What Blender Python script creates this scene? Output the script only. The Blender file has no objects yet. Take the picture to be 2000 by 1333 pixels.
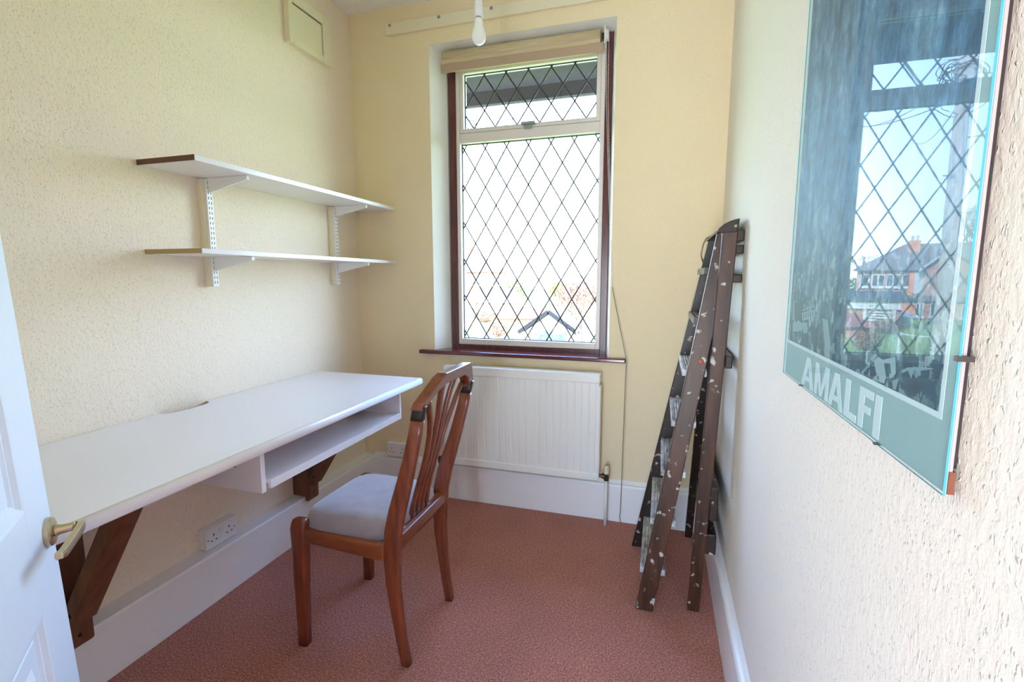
import bpy, bmesh, math, random
from math import sin, cos, pi, radians, sqrt
from mathutils import Vector, Matrix

sc = bpy.context.scene
COL = sc.collection

# ------------------------------------------------------------------ camera, sky, sun, exposure
CAM = Vector((1.58238, -2.3187, 1.18))
cd = bpy.data.cameras.new('camera'); cam = bpy.data.objects.new('camera', cd); COL.objects.link(cam)
cam.location = CAM
cam.rotation_euler = (radians(90 - 7.369), 0, radians(16.964))
cd.sensor_width = 36; cd.lens = 949.8 / 2000 * 36; cd.clip_start = 0.02; cd.clip_end = 400
sc.camera = cam
sc.view_settings.view_transform = 'Standard'; sc.view_settings.look = 'None'
sc.view_settings.gamma = 1; sc.view_settings.use_curve_mapping = False
sc.view_settings.exposure = 0.12
sc.cycles.max_bounces = 12; sc.cycles.diffuse_bounces = 8; sc.cycles.glossy_bounces = 4
sc.cycles.transparent_max_bounces = 12; sc.cycles.sample_clamp_indirect = 8
sc.cycles.caustics_reflective = False; sc.cycles.caustics_refractive = False
sc.cycles.use_denoising = True

SKY_STRENGTH = 22.5
w = bpy.data.worlds.new('sky'); sc.world = w; w.use_nodes = True
nt = w.node_tree; nt.nodes.clear()
out = nt.nodes.new('ShaderNodeOutputWorld'); bg = nt.nodes.new('ShaderNodeBackground')
tc = nt.nodes.new('ShaderNodeTexCoord'); sep = nt.nodes.new('ShaderNodeSeparateXYZ'); ramp = nt.nodes.new('ShaderNodeValToRGB')
nt.links.new(tc.outputs['Generated'], sep.inputs[0]); nt.links.new(sep.outputs['Z'], ramp.inputs[0])
e = ramp.color_ramp.elements
e[0].position = 0.0; e[0].color = (0.80, 0.93, 1.0, 1)
e[1].position = 0.75; e[1].color = (0.25, 0.45, 1.0, 1)
k = e.new(0.12); k.color = (0.60, 0.79, 1.0, 1)
k = e.new(0.25); k.color = (0.43, 0.66, 1.0, 1)
k = e.new(0.42); k.color = (0.30, 0.52, 0.98, 1)
nt.links.new(ramp.outputs[0], bg.inputs[0]); bg.inputs[1].default_value = SKY_STRENGTH
nt.links.new(bg.outputs[0], out.inputs[0])

sd = bpy.data.lights.new('sun', 'SUN'); sd.energy = 60.0; sd.angle = radians(0.6); sd.color = (1, 0.95, 0.90)
so = bpy.data.objects.new('sun', sd); COL.objects.link(so)
so.rotation_euler = Vector((-0.45, 0.75, -0.62)).to_track_quat('-Z', 'Y').to_euler()

def portal(name, loc, sx, sy, rot):
    l = bpy.data.lights.new(name, 'AREA'); l.shape = 'RECTANGLE'; l.size = sx; l.size_y = sy
    l.cycles.is_portal = True
    o = bpy.data.objects.new(name, l); COL.objects.link(o); o.location = loc; o.rotation_euler = rot
portal('window_portal', (0.92, 0.30, 1.52), 0.86, 1.46, (radians(-90), 0, 0))     # samples the real sky through the window
portal('landing_fill_portal', (1.235, -3.58, 0.785), 0.63, 1.27, (radians(90), 0, 0))  # samples sky through the landing opening added as fill light

# ------------------------------------------------------------------ materials
def mat(name, color, rough=0.6, metal=0.0, spec=0.5, coat=0.0, sheen=0.0):
    m = bpy.data.materials.new(name); m.use_nodes = True
    b = m.node_tree.nodes['Principled BSDF']
    b.inputs['Base Color'].default_value = (*color, 1); b.inputs['Roughness'].default_value = rough
    b.inputs['Metallic'].default_value = metal; b.inputs['Specular IOR Level'].default_value = spec
    b.inputs['Coat Weight'].default_value = coat; b.inputs['Coat Roughness'].default_value = 0.12
    b.inputs['Sheen Weight'].default_value = sheen
    return m
def N(m, t, **kw):
    n = m.node_tree.nodes.new(t)
    for k_, v in kw.items():
        if k_ in n.inputs: n.inputs[k_].default_value = v
        else: setattr(n, k_, v)
    return n
def L(m, a, b): m.node_tree.links.new(a, b)
def BS(m): return m.node_tree.nodes['Principled BSDF']
def coords(m, scale=(1, 1, 1), kind='Object'):
    t = N(m, 'ShaderNodeTexCoord'); mp = N(m, 'ShaderNodeMapping'); mp.inputs['Scale'].default_value = scale
    L(m, t.outputs[kind], mp.inputs[0]); return mp.outputs[0]
def rampn(m, fac, stops):
    r = N(m, 'ShaderNodeValToRGB'); L(m, fac, r.inputs[0]); el = r.color_ramp.elements
    while len(el) < len(stops): el.new(0.5)
    for q, (p, c) in zip(el, stops):
        q.position = p; q.color = c if len(c) == 4 else (*c, 1)
    return r.outputs[0]
def bump(m, h, strength=0.3, dist=0.002, prev=None):
    b = N(m, 'ShaderNodeBump'); b.inputs['Strength'].default_value = strength; b.inputs['Distance'].default_value = dist
    L(m, h, b.inputs['Height'])
    if prev: L(m, prev, b.inputs['Normal'])
    L(m, b.outputs[0], BS(m).inputs['Normal']); return b.outputs[0]

def woodchip(name, color, strength=0.5):
    """painted woodchip paper: scattered slivers of different size under emulsion"""
    m = mat(name, color, 0.75, spec=0.25)
    warp = N(m, 'ShaderNodeTexNoise', Scale=90.0, Detail=2.0); v = coords(m, (1, 1, 0.62)); L(m, v, warp.inputs['Vector'])
    mixv = N(m, 'ShaderNodeMixRGB'); mixv.inputs[0].default_value = 0.012; L(m, v, mixv.inputs[1]); L(m, warp.outputs['Color'], mixv.inputs[2])
    vo = N(m, 'ShaderNodeTexVoronoi', Scale=205.0); vo.feature = 'F1'; L(m, mixv.outputs[0], vo.inputs['Vector'])
    chips = rampn(m, vo.outputs['Distance'], [(0.12, (1, 1, 1)), (0.34, (0, 0, 0))])
    keep = rampn(m, vo.outputs['Color'], [(0.38, (0, 0, 0)), (0.50, (1, 1, 1))])
    mu = N(m, 'ShaderNodeMixRGB', blend_type='MULTIPLY'); mu.inputs[0].default_value = 1; L(m, chips, mu.inputs[1]); L(m, keep, mu.inputs[2])
    big = N(m, 'ShaderNodeTexNoise', Scale=9.0, Detail=4.0); L(m, v, big.inputs['Vector'])
    fine = N(m, 'ShaderNodeTexNoise', Scale=260.0, Detail=2.0); L(m, v, fine.inputs['Vector'])
    n1 = bump(m, big.outputs[0], 0.10, 0.02)
    n2 = bump(m, fine.outputs[0], 0.22, 0.001, n1)
    mid = N(m, 'ShaderNodeTexNoise', Scale=105.0, Detail=3.0, Roughness=0.6); L(m, v, mid.inputs['Vector']); n2 = bump(m, rampn(m, mid.outputs[0], [(0.42, (0, 0, 0)), (0.62, (1, 1, 1))]), 0.28 * (strength / 0.85) ** 0.5, 0.0016, n2)
    bump(m, mu.outputs[0], strength, 0.0015, n2)
    return m
CREAM = (0.89, 0.77, 0.62)
M_wall = woodchip('cream_woodchip', CREAM, 0.85)
M_wall_right = woodchip('woodchip_cool_lit', (0.80, 0.75, 0.67), 0.85)  # same cream paper; the cool light on this wall put into its colour
M_wall_bounce = woodchip('cream_bounce_tint', (0.87, 0.73, 0.50), 0.60)  # same cream paint, with warm bounced light tinted into its colour
M_reveal = mat('reveal_paint', (0.88, 0.86, 0.80), 0.6)
M_ceil = woodchip('ceiling_paint', (0.86, 0.84, 0.82), 0.4)
M_white = mat('white_gloss', (0.90, 0.89, 0.90), 0.28)
M_cream = mat('cream_gloss', (0.84, 0.75, 0.56), 0.42)
M_plastic = mat('white_plastic', (0.84, 0.84, 0.86), 0.3)
M_black = mat('black_hole', (0.02, 0.02, 0.02), 0.6)
M_lam = mat('white_laminate', (0.85, 0.81, 0.83), 0.24)
M_upvc = mat('window_white', (0.76, 0.69, 0.66), 0.35)
M_gasket = mat('dark_gasket', (0.03, 0.03, 0.06), 0.5)
M_lead = mat('lead_strip', (0.05, 0.055, 0.06), 0.5, metal=0.3)
M_steel = mat('steel', (0.35, 0.38, 0.40), 0.4, metal=0.9)
M_brass = mat('antique_brass', (0.56, 0.47, 0.30), 0.28, metal=0.9)
M_black_w = mat('ebonised', (0.025, 0.018, 0.015), 0.3)
M_blind = mat('blind_fabric', (0.62, 0.50, 0.33), 0.8)
wv = N(M_blind, 'ShaderNodeTexNoise', Scale=30.0, Detail=3.0); L(M_blind, coords(M_blind, (0.3, 1, 14)), wv.inputs['Vector'])
L(M_blind, rampn(M_blind, wv.outputs[0], [(0.3, (0.52, 0.40, 0.26)), (0.7, (0.68, 0.56, 0.37))]), BS(M_blind).inputs['Base Color'])
M_blindbar = mat('blind_bar', (0.46, 0.33, 0.23), 0.7)
M_enamel = mat('radiator_enamel', (0.86, 0.85, 0.83), 0.28)
M_cord = mat('grey_cord', (0.22, 0.19, 0.15), 0.6)
M_chipboard = mat('chipboard', (0.45, 0.30, 0.12), 0.8)
M_edge_dark = mat('dark_edge', (0.13, 0.045, 0.02), 0.5)
M_edge_tan = mat('tan_edge', (0.42, 0.30, 0.13), 0.6)

def wood(name, c1, c2, rough=0.35, axis='z', scale=6, coat=0.3):
    m = mat(name, c1, rough, coat=coat)
    s = {'x': (0.12, 1, 1), 'y': (1, 0.12, 1), 'z': (1, 1, 0.12)}[axis]
    n = N(m, 'ShaderNodeTexNoise', Scale=scale * 9.0, Detail=6.0, Roughness=0.6); L(m, coords(m, s), n.inputs['Vector'])
    L(m, rampn(m, n.outputs[0], [(0.3, c1), (0.7, c2)]), BS(m).inputs['Base Color'])
    bump(m, n.outputs[0], 0.08, 0.002)
    return m
M_teak = wood('teak', (0.115, 0.027, 0.012), (0.26, 0.064, 0.026), 0.28, 'z')
M_teak_y = wood('teak_rail', (0.125, 0.030, 0.013), (0.27, 0.070, 0.028), 0.28, 'y')
M_teak_x = wood('teak_side', (0.145, 0.038, 0.014), (0.32, 0.086, 0.030), 0.28, 'x')
M_mahog = wood('mahogany_frame', (0.070, 0.012, 0.018), (0.13, 0.022, 0.028), 0.25, 'z')
M_sill = wood('mahogany_sill', (0.090, 0.014, 0.014), (0.15, 0.024, 0.022), 0.16, 'x')
M_bracket = wood('stained_softwood', (0.11, 0.040, 0.018), (0.20, 0.080, 0.035), 0.5, 'z', 4, 0.1)

# old ladder wood with spots and smears of paint
def ladder_wood(name, c1, c2, splat):
    m = mat(name, c1, 0.36, coat=0.12)
    v = coords(m)
    n = N(m, 'ShaderNodeTexNoise', Scale=40.0, Detail=5.0); L(m, coords(m, (1, 1, 0.15)), n.inputs['Vector'])
    base = rampn(m, n.outputs[0], [(0.32, c1), (0.68, c2)])
    vo = N(m, 'ShaderNodeTexVoronoi', Scale=38.0); L(m, v, vo.inputs['Vector'])
    n2 = N(m, 'ShaderNodeTexNoise', Scale=34.0, Detail=3.0); L(m, v, n2.inputs['Vector'])
    spots = rampn(m, vo.outputs['Distance'], [(0.09, (1, 1, 1)), (0.12, (0, 0, 0))])
    keep = rampn(m, vo.outputs['Color'], [(splat, (0, 0, 0)), (splat + 0.02, (1, 1, 1))])
    smear = rampn(m, n2.outputs[0], [(0.635, (0, 0, 0)), (0.70, (0.75, 0.75, 0.75))])
    a = N(m, 'ShaderNodeMixRGB', blend_type='MULTIPLY'); a.inputs[0].default_value = 1; L(m, spots, a.inputs[1]); L(m, keep, a.inputs[2])
    b = N(m, 'ShaderNodeMixRGB', blend_type='LIGHTEN'); b.inputs[0].default_value = 1; L(m, a.outputs[0], b.inputs[1]); L(m, smear, b.inputs[2])
    c = N(m, 'ShaderNodeMixRGB'); L(m, b.outputs[0], c.inputs[0]); L(m, base, c.inputs[1]); c.inputs[2].default_value = (0.62, 0.58, 0.50, 1)
    L(m, c.outputs[0], BS(m).inputs['Base Color']); bump(m, n.outputs[0], 0.12, 0.002)
    return m
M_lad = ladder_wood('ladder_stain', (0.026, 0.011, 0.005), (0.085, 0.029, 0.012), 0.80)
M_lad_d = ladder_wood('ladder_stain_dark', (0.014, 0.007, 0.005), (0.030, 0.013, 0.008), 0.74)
M_tread = mat('worn_tread', (0.25, 0.22, 0.19), 0.38)
n = N(M_tread, 'ShaderNodeTexNoise', Scale=24.0, Detail=6.0, Roughness=0.7); L(M_tread, coords(M_tread, (1.5, 0.35, 1)), n.inputs['Vector'])
L(M_tread, rampn(M_tread, n.outputs[0], [(0.34, (0.12, 0.10, 0.08)), (0.46, (0.36, 0.34, 0.33)), (0.60, (0.72, 0.72, 0.74))]), BS(M_tread).inputs['Base Color'])

# seat velour
M_seat = mat('mauve_velour', (0.30, 0.25, 0.29), 0.9, sheen=0.8)
n = N(M_seat, 'ShaderNodeTexNoise', Scale=14.0, Detail=6.0); L(M_seat, coords(M_seat), n.inputs['Vector'])
L(M_seat, rampn(M_seat, n.outputs[0], [(0.3, (0.27, 0.225, 0.26)), (0.7, (0.37, 0.32, 0.36))]), BS(M_seat).inputs['Base Color'])
n2 = N(M_seat, 'ShaderNodeTexNoise', Scale=600.0, Detail=2.0); L(M_seat, coords(M_seat), n2.inputs['Vector']); bump(M_seat, n2.outputs[0], 0.3, 0.001)

# carpet: terracotta loop pile
M_carpet = mat('terracotta_carpet', (0.35, 0.14, 0.10), 0.95, spec=0.1, sheen=0.2)
v = coords(M_carpet)
n = N(M_carpet, 'ShaderNodeTexNoise', Scale=170.0, Detail=4.0, Roughness=0.75); L(M_carpet, v, n.inputs['Vector'])
vo = N(M_carpet, 'ShaderNodeTexVoronoi', Scale=260.0); L(M_carpet, v, vo.inputs['Vector'])
n3 = N(M_carpet, 'ShaderNodeTexNoise', Scale=4.0, Detail=4.0); L(M_carpet, v, n3.inputs['Vector'])
c1 = rampn(M_carpet, n.outputs[0], [(0.34, (0.22, 0.078, 0.055)), (0.50, (0.47, 0.165, 0.118)), (0.66, (0.76, 0.37, 0.29))])
mx = N(M_carpet, 'ShaderNodeMixRGB', blend_type='MULTIPLY'); mx.inputs[0].default_value = 0.45; L(M_carpet, c1, mx.inputs[1])
L(M_carpet, rampn(M_carpet, n3.outputs[0], [(0.3, (0.72, 0.72, 0.72)), (0.7, (1, 1, 1))]), mx.inputs[2])
L(M_carpet, mx.outputs[0], BS(M_carpet).inputs['Base Color'])
bump(M_carpet, vo.outputs['Distance'], 0.7, 0.003)

def thin_glass(name, tint=(1, 1, 1), base=0.04, amount=1.0):
    m = bpy.data.materials.new(name); m.use_nodes = True; m.node_tree.nodes.clear()
    o = N(m, 'ShaderNodeOutputMaterial'); tr = N(m, 'ShaderNodeBsdfTransparent'); gl = N(m, 'ShaderNodeBsdfGlossy')
    gl.inputs['Roughness'].default_value = 0.0; tr.inputs[0].default_value = (*tint, 1)
    g = N(m, 'ShaderNodeNewGeometry'); d = N(m, 'ShaderNodeVectorMath', operation='DOT_PRODUCT')
    L(m, g.outputs['Normal'], d.inputs[0]); L(m, g.outputs['Incoming'], d.inputs[1])
    a = N(m, 'ShaderNodeMath', operation='ABSOLUTE'); L(m, d.outputs['Value'], a.inputs[0])
    s = N(m, 'ShaderNodeMath', operation='SUBTRACT'); s.inputs[0].default_value = 1; L(m, a.outputs[0], s.inputs[1])
    p = N(m, 'ShaderNodeMath', operation='POWER'); L(m, s.outputs[0], p.inputs[0]); p.inputs[1].default_value = 5
    q = N(m, 'ShaderNodeMath', operation='MULTIPLY_ADD'); L(m, p.outputs[0], q.inputs[0]); q.inputs[1].default_value = 1 - base; q.inputs[2].default_value = base
    am = N(m, 'ShaderNodeMath', operation='MULTIPLY'); L(m, q.outputs[0], am.inputs[0]); am.inputs[1].default_value = amount
    mix = N(m, 'ShaderNodeMixShader'); L(m, am.outputs[0], mix.inputs[0]); L(m, tr.outputs[0], mix.inputs[1]); L(m, gl.outputs[0], mix.inputs[2])
    L(m, mix.outputs[0], o.inputs[0]); return m
M_glass = thin_glass('window_glass'); M_pglass = thin_glass('picture_glass', (0.92, 0.98, 0.98), 0.04, 0.23)
M_gedge = mat('glass_edge', (0.07, 0.36, 0.46), 0.15)

# ------------------------------------------------------------------ mesh helpers
def wloc(o):
    v_ = Vector((0, 0, 0))
    while o is not None: v_ += o.location; o = o.parent
    return v_
def obj(name, bm, m, parent=None, smooth=False, bevel=0, seg=2, weld=False):
    """links a bmesh built in world coordinates as ONE object under its parent"""
    if parent is not None:
        off = wloc(parent); bmesh.ops.translate(bm, verts=bm.verts, vec=-off)
    bmesh.ops.recalc_face_normals(bm, faces=bm.faces)
    me = bpy.data.meshes.new(name); bm.to_mesh(me); bm.free()
    ms = m if isinstance(m, (list, tuple)) else [m]
    for x in ms: me.materials.append(x)
    if smooth:
        for p in me.polygons: p.use_smooth = True
    o = bpy.data.objects.new(name, me); COL.objects.link(o); o.parent = parent
    if bevel:
        b = o.modifiers.new('bevel', 'BEVEL'); b.width = bevel; b.segments = seg; b.limit_method = 'ANGLE'; b.angle_limit = radians(35)
    return o
def empty(name, loc=(0, 0, 0), parent=None):
    o = bpy.data.objects.new(name, None); COL.objects.link(o); o.location = loc; o.empty_display_size = 0.05; o.parent = parent
    return o
def tag(o, label=None, cat=None, group=None, kind=None):
    if label: o['label'] = label
    if cat: o['category'] = cat
    if group: o['group'] = group
    if kind: o['kind'] = kind
    return o
def struct(o): o['kind'] = 'structure'; return o
def B(): return bmesh.new()
def box(bm, x0, x1, y0, y1, z0, z1, mi=0):
    vs = [bm.verts.new(p) for p in ((x0, y0, z0), (x1, y0, z0), (x1, y1, z0), (x0, y1, z0), (x0, y0, z1), (x1, y0, z1), (x1, y1, z1), (x0, y1, z1))]
    fs = [bm.faces.new([vs[i] for i in f]) for f in ((3, 2, 1, 0), (4, 5, 6, 7), (0, 1, 5, 4), (1, 2, 6, 5), (2, 3, 7, 6), (3, 0, 4, 7))]
    for f in fs: f.material_index = mi
    return fs
def bx(*a): bm = B(); box(bm, *a); return bm
def prism(bm, pts, vec, mi=0):
    """closed polygon (3D points) pushed along vec"""
    vec = Vector(vec); a = [bm.verts.new(p) for p in pts]; b = [bm.verts.new(Vector(p) + vec) for p in pts]
    fs = [bm.faces.new(a), bm.faces.new(b[::-1])]
    for i in range(len(a)):
        j = (i + 1) % len(a); fs.append(bm.faces.new((a[i], b[i], b[j], a[j])))
    for f in fs: f.material_index = mi
    return fs
def loft(bm, rings, caps=True, closed=True):
    R_ = [[bm.verts.new(p) for p in r] for r in rings]
    n_ = len(R_[0])
    for a, b in zip(R_, R_[1:]):
        for i in range(n_ if closed else n_ - 1):
            j = (i + 1) % n_; bm.faces.new((a[i], a[j], b[j], b[i]))
    if caps: bm.faces.new(R_[0][::-1]); bm.faces.new(R_[-1])
    return R_
def sect(c, hx, hy, z=None, n_=16, p=0.45):
    r = []
    for i in range(n_):
        t = 2 * pi * (i + 0.5) / n_
        cx, cy = cos(t), sin(t)
        r.append((c[0] + hx * math.copysign(abs(cx) ** p, cx), c[1] + hy * math.copysign(abs(cy) ** p, cy), c[2]))
    return r
def stick(bm, path, ws, p=0.45, n_=16):
    loft(bm, [sect(c, a, b, p=p, n_=n_) for c, (a, b) in zip(path, ws)])
def tube(bm, path, r, n_=8, caps=True):
    path = [Vector(q) for q in path]; rs = r if isinstance(r, (list, tuple)) else [r] * len(path)
    rings = []; up = Vector((0, 0, 1)); prev = None
    for i, q in enumerate(path):
        t = (path[min(i + 1, len(path) - 1)] - path[max(i - 1, 0)]).normalized()
        if prev is None:
            a = t.cross(up); a = a if a.length > 1e-3 else t.cross(Vector((1, 0, 0)))
            a.normalize()
        else:
            a = prev - t * prev.dot(t); a.normalize()
        prev = a; b = t.cross(a)
        rings.append([q + (a * cos(2 * pi * k_ / n_) + b * sin(2 * pi * k_ / n_)) * rs[i] for k_ in range(n_)])
    loft(bm, rings, caps)
def lathe(bm, prof, c, n_=24, axis='z', caps=True):
    rings = []
    for (r, h) in prof:
        ring = []
        for k_ in range(n_):
            t = 2 * pi * k_ / n_
            if axis == 'z': ring.append((c[0] + r * cos(t), c[1] + r * sin(t), c[2] + h))
            elif axis == 'x': ring.append((c[0] + h, c[1] + r * cos(t), c[2] + r * sin(t)))
            else: ring.append((c[0] + r * cos(t), c[1] + h, c[2] + r * sin(t)))
        rings.append(ring)
    loft(bm, rings, caps)
def beam(bm, a, b, wvec, hvec):
    """bar from a to b with half-width vectors"""
    a, b, wv_, hv = Vector(a), Vector(b), Vector(wvec), Vector(hvec)
    loft(bm, [[q + wv_ + hv, q - wv_ + hv, q - wv_ - hv, q + wv_ - hv] for q in (a, b)])
def copy_tree(o, parent=None):
    c = o.copy(); COL.objects.link(c); c.parent = parent
    for ch in list(o.children): copy_tree(ch, c)
    return c

# ------------------------------------------------------------------ room shell
XR = 1.8266; ZC = 2.513; YF = -2.27
o = struct(obj('floor', bx(-0.3, 3.0, -3.5, 0.09, -0.06, 0.0), M_carpet))
o = struct(obj('ceiling', bx(-0.3, 3.0, -3.5, 0.30, ZC, ZC + 0.1), M_ceil))
struct(obj('wall_left', bx(-0.12, 0.0, YF - 0.11, 0.30, -0.05, ZC), M_wall))
struct(obj('wall_right', bx(XR, XR + 0.12, YF - 0.11, 0.30, -0.05, ZC), M_wall_right))
# back wall with splayed window opening
bm = B()
H0 = (0.449, 1.355, 0.786, 2.315); H1 = (0.502, 1.334, 0.786, 2.298); YW = 0.30
def rect(h, y): return [Vector((h[0], y, h[2])), Vector((h[1], y, h[2])), Vector((h[1], y, h[3])), Vector((h[0], y, h[3]))]
outer = (-0.12, XR + 0.12, -0.05, ZC)
def ringface(bm, A, B_, mi=0):
    a = [bm.verts.new(p) for p in A]; b = [bm.verts.new(p) for p in B_]
    for i in range(4):
        j = (i + 1) % 4; f = bm.faces.new((a[i], a[j], b[j], b[i])); f.material_index = mi
ringface(bm, rect(outer, 0), rect(H0, 0)); ringface(bm, rect(H0, 0), rect(H1, 0.09), 1)
ringface(bm, rect(H1, 0.09), rect(H1, YW), 1); ringface(bm, rect(H1, YW), rect(outer, YW)); ringface(bm, rect(outer, YW), rect(outer, 0))
bmesh.ops.remove_doubles(bm, verts=bm.verts, dist=1e-4)
struct(obj('wall_back', bm, [M_wall_bounce, M_reveal]))
# wall behind the camera with the doorway the camera looks in from
bm = B(); box(bm, -0.12, 1.10, YF - 0.11, YF, -0.05, ZC); box(bm, 1.10, XR, YF - 0.11, YF, 1.95, ZC)
struct(obj('wall_front', bm, M_wall_bounce))
# landing beyond the doorway, with an unseen window opening added as fill light
M_land = mat('landing_paint', (0.82, 0.80, 0.76), 0.7)
struct(obj('wall_landing_left', bx(-0.30, -0.20, -3.4, YF - 0.11, -0.05, ZC), M_land))
struct(obj('wall_landing_right', bx(2.9, 3.0, -3.4, YF - 0.11, -0.05, ZC), M_land))
LX0, LX1, LZ0, LZ1 = 0.92, 1.55, 0.15, 1.42
bm = B(); box(bm, -0.3, LX0, -3.5, -3.4, -0.05, ZC); box(bm, LX1, 3.0, -3.5, -3.4, -0.05, ZC)
box(bm, LX0, LX1, -3.5, -3.4, -0.05, LZ0); box(bm, LX0, LX1, -3.5, -3.4, LZ1, ZC)
struct(obj('wall_landing_back', bm, M_land))
struct(obj('wall_landing_side', bx(XR + 0.12, 3.0, YF - 0.11, YF - 0.01, -0.05, ZC), M_land))
struct(obj('wall_landing_corner', bx(-0.3, -0.12, YF - 0.11, YF - 0.01, -0.05, ZC), M_land))

# baseboards
bm = B(); prism(bm, [(0, YF, 0), (0.064, YF, 0), (0.064, YF, 0.180), (0.060, YF, 0.187), (0.0, YF, 0.191)], (0, -YF, 0))
struct(obj('baseboard_left', bm, M_white, bevel=0.0015))
bm = B(); prism(bm, [(0.064, 0, 0), (0.064, -0.026, 0), (0.064, -0.026, 0.178), (0.064, -0.022, 0.187), (0.064, -0.012, 0.190), (0.064, 0, 0.205)], (XR - 0.022 - 0.064, 0, 0))
struct(obj('baseboard_back', bm, M_white, bevel=0.0015))
bm = B(); prism(bm, [(XR, YF, 0), (XR - 0.022, YF, 0), (XR - 0.022, YF, 0.178), (XR - 0.018, YF, 0.187), (XR - 0.010, YF, 0.190), (XR, YF, 0.205)], (0, -YF, 0))
struct(obj('baseboard_right', bm, M_white, bevel=0.0015))

# ------------------------------------------------------------------ window
win = struct(empty('window_1', (0.92, 0.09, 0.80)))
bm = B()   # mahogany timber frame
box(bm, 0.509, 0.547, 0.088, 0.16, 0.80, 2.296); box(bm, 1.300, 1.332, 0.088, 0.16, 0.80, 2.296)
box(bm, 0.547, 1.300, 0.088, 0.16, 0.80, 0.827); box(bm, 0.547, 1.300, 0.088, 0.16, 2.262, 2.296)
obj('timber_frame', bm, M_mahog, win, bevel=0.002)
bm = B()
X0, X1, Z0, Z1 = 0.547, 1.300, 0.827, 2.262
box(bm, X0, X0 + 0.021, 0.092, 0.15, Z0, Z1); box(bm, X1 - 0.021, X1, 0.092, 0.15, Z0, Z1)
box(bm, X0 + 0.021, X1 - 0.021, 0.092, 0.15, Z0, Z0 + 0.030); box(bm, X0 + 0.021, X1 - 0.021, 0.092, 0.15, Z1 - 0.02, Z1)
box(bm, X0 + 0.021, X1 - 0.021, 0.092, 0.15, 1.864, 1.912)
obj('window_frame', bm, M_upvc, win, bevel=0.003)
# opening top light
sash = B()
box(sash, 0.568, 0.587, 0.096, 0.146, 1.915, 2.240); box(sash, 1.259, 1.279, 0.096, 0.146, 1.915, 2.240)
box(sash, 0.587, 1.259, 0.096, 0.146, 1.915, 1.935); box(sash, 0.587, 1.259, 0.096, 0.146, 2.200, 2.240)
sash = obj('top_sash', sash, M_upvc, win, bevel=0.003)
bm = B(); box(bm, 0.895, 0.965, 0.080, 0.098, 1.926, 1.939); box(bm, 0.91, 0.95, 0.086, 0.096, 1.905, 1.926)
obj('window_catch', bm, M_steel, sash, bevel=0.002)
def gasket(x0, x1, z0, z1, par):
    bm = B(); t = 0.004
    box(bm, x0, x0 + t, 0.118, 0.124, z0, z1); box(bm, x1 - t, x1, 0.118, 0.124, z0, z1)
    box(bm, x0 + t, x1 - t, 0.118, 0.124, z0, z0 + t); box(bm, x0 + t, x1 - t, 0.118, 0.124, z1 - t, z1)
    obj('gasket', bm, M_gasket, par)
gasket(0.568, 1.279, 0.857, 1.864, win); gasket(0.587, 1.259, 1.935, 2.200, sash)
obj('pane', bx(0.566, 1.281, 0.125, 0.129, 0.855, 1.866), M_glass, win)
obj('pane', bx(0.585, 1.261, 0.125, 0.129, 1.933, 2.202), M_glass, sash)
def leads(x0, x1, z0, z1, px_, pz, cx, cz, par):
    """diamond lattice: two families of straight strips clipped to the pane"""
    bm = B(); s = pz / px_; y0, y1 = 0.1225, 0.1245
    for sg in (1, -1):
        for k_ in range(-40, 41):
            c = cz - sg * s * cx + k_ * pz          # z = sg*s*x + c
            pts = []
            for x in (x0, x1):
                z = sg * s * x + c
                if z0 <= z <= z1: pts.append((x, z))
            for z in (z0, z1):
                x = (z - c) / (sg * s)
                if x0 < x < x1: pts.append((x, z))
            if len(pts) < 2: continue
            (xa, za), (xb, zb) = pts[0], pts[1]
            d = Vector((xb - xa, 0, zb - za))
            if d.length < 0.01: continue
            d.normalize(); nn = Vector((-d.z, 0, d.x)) * 0.0032
            yy = 0.1232 if sg > 0 else 0.1238
            beam(bm, (xa, yy, za), (xb, yy, zb), nn, (0, 0.0009, 0))
    obj('lead_lattice', bm, M_lead, par)
leads(0.570, 1.277, 0.860, 1.862, 0.1147, 0.191, 0.637, 1.170, win)
leads(0.590, 1.257, 1.938, 2.198, 0.1150, 0.167, 0.692, 2.0235, sash)
obj('window_sill', bx(0.371, 1.437, -0.035, 0.10, 0.786, 0.806), M_sill, win, bevel=0.005)

# ------------------------------------------------------------------ roller blind
bl = tag(empty('roller_blind', (0.90, 0.05, 2.27)), 'rolled-up beige roller blind across the top of the window', 'blind')
bm = B(); lathe(bm, [(0.031, 0), (0.031, 0.775)], (0.505, 0.050, 2.262), 32, 'x')
obj('rolled_fabric', bm, M_blind, bl, smooth=False)
for f in bl.children: 
    for p in f.data.polygons: p.use_smooth = len(p.vertices) == 4
obj('bottom_bar', bx(0.500, 1.297, 0.020, 0.034, 2.186, 2.226), M_blindbar, bl, bevel=0.003)
obj('hanging_fabric', bx(0.505, 1.280, 0.024, 0.029, 2.226, 2.262), M_blind, bl)
bm = B(); box(bm, 1.299, 1.304, 0.010, 0.060, 2.215, 2.292); obj('end_bracket', bm, M_plastic, bl, bevel=0.002)
bm = B(); lathe(bm, [(0.024, 0), (0.026, 0.003), (0.021, 0.006), (0.026, 0.009), (0.024, 0.012)], (1.304, 0.045, 2.262), 24, 'x'); obj('chain_wheel', bm, M_plastic, bl)
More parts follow.
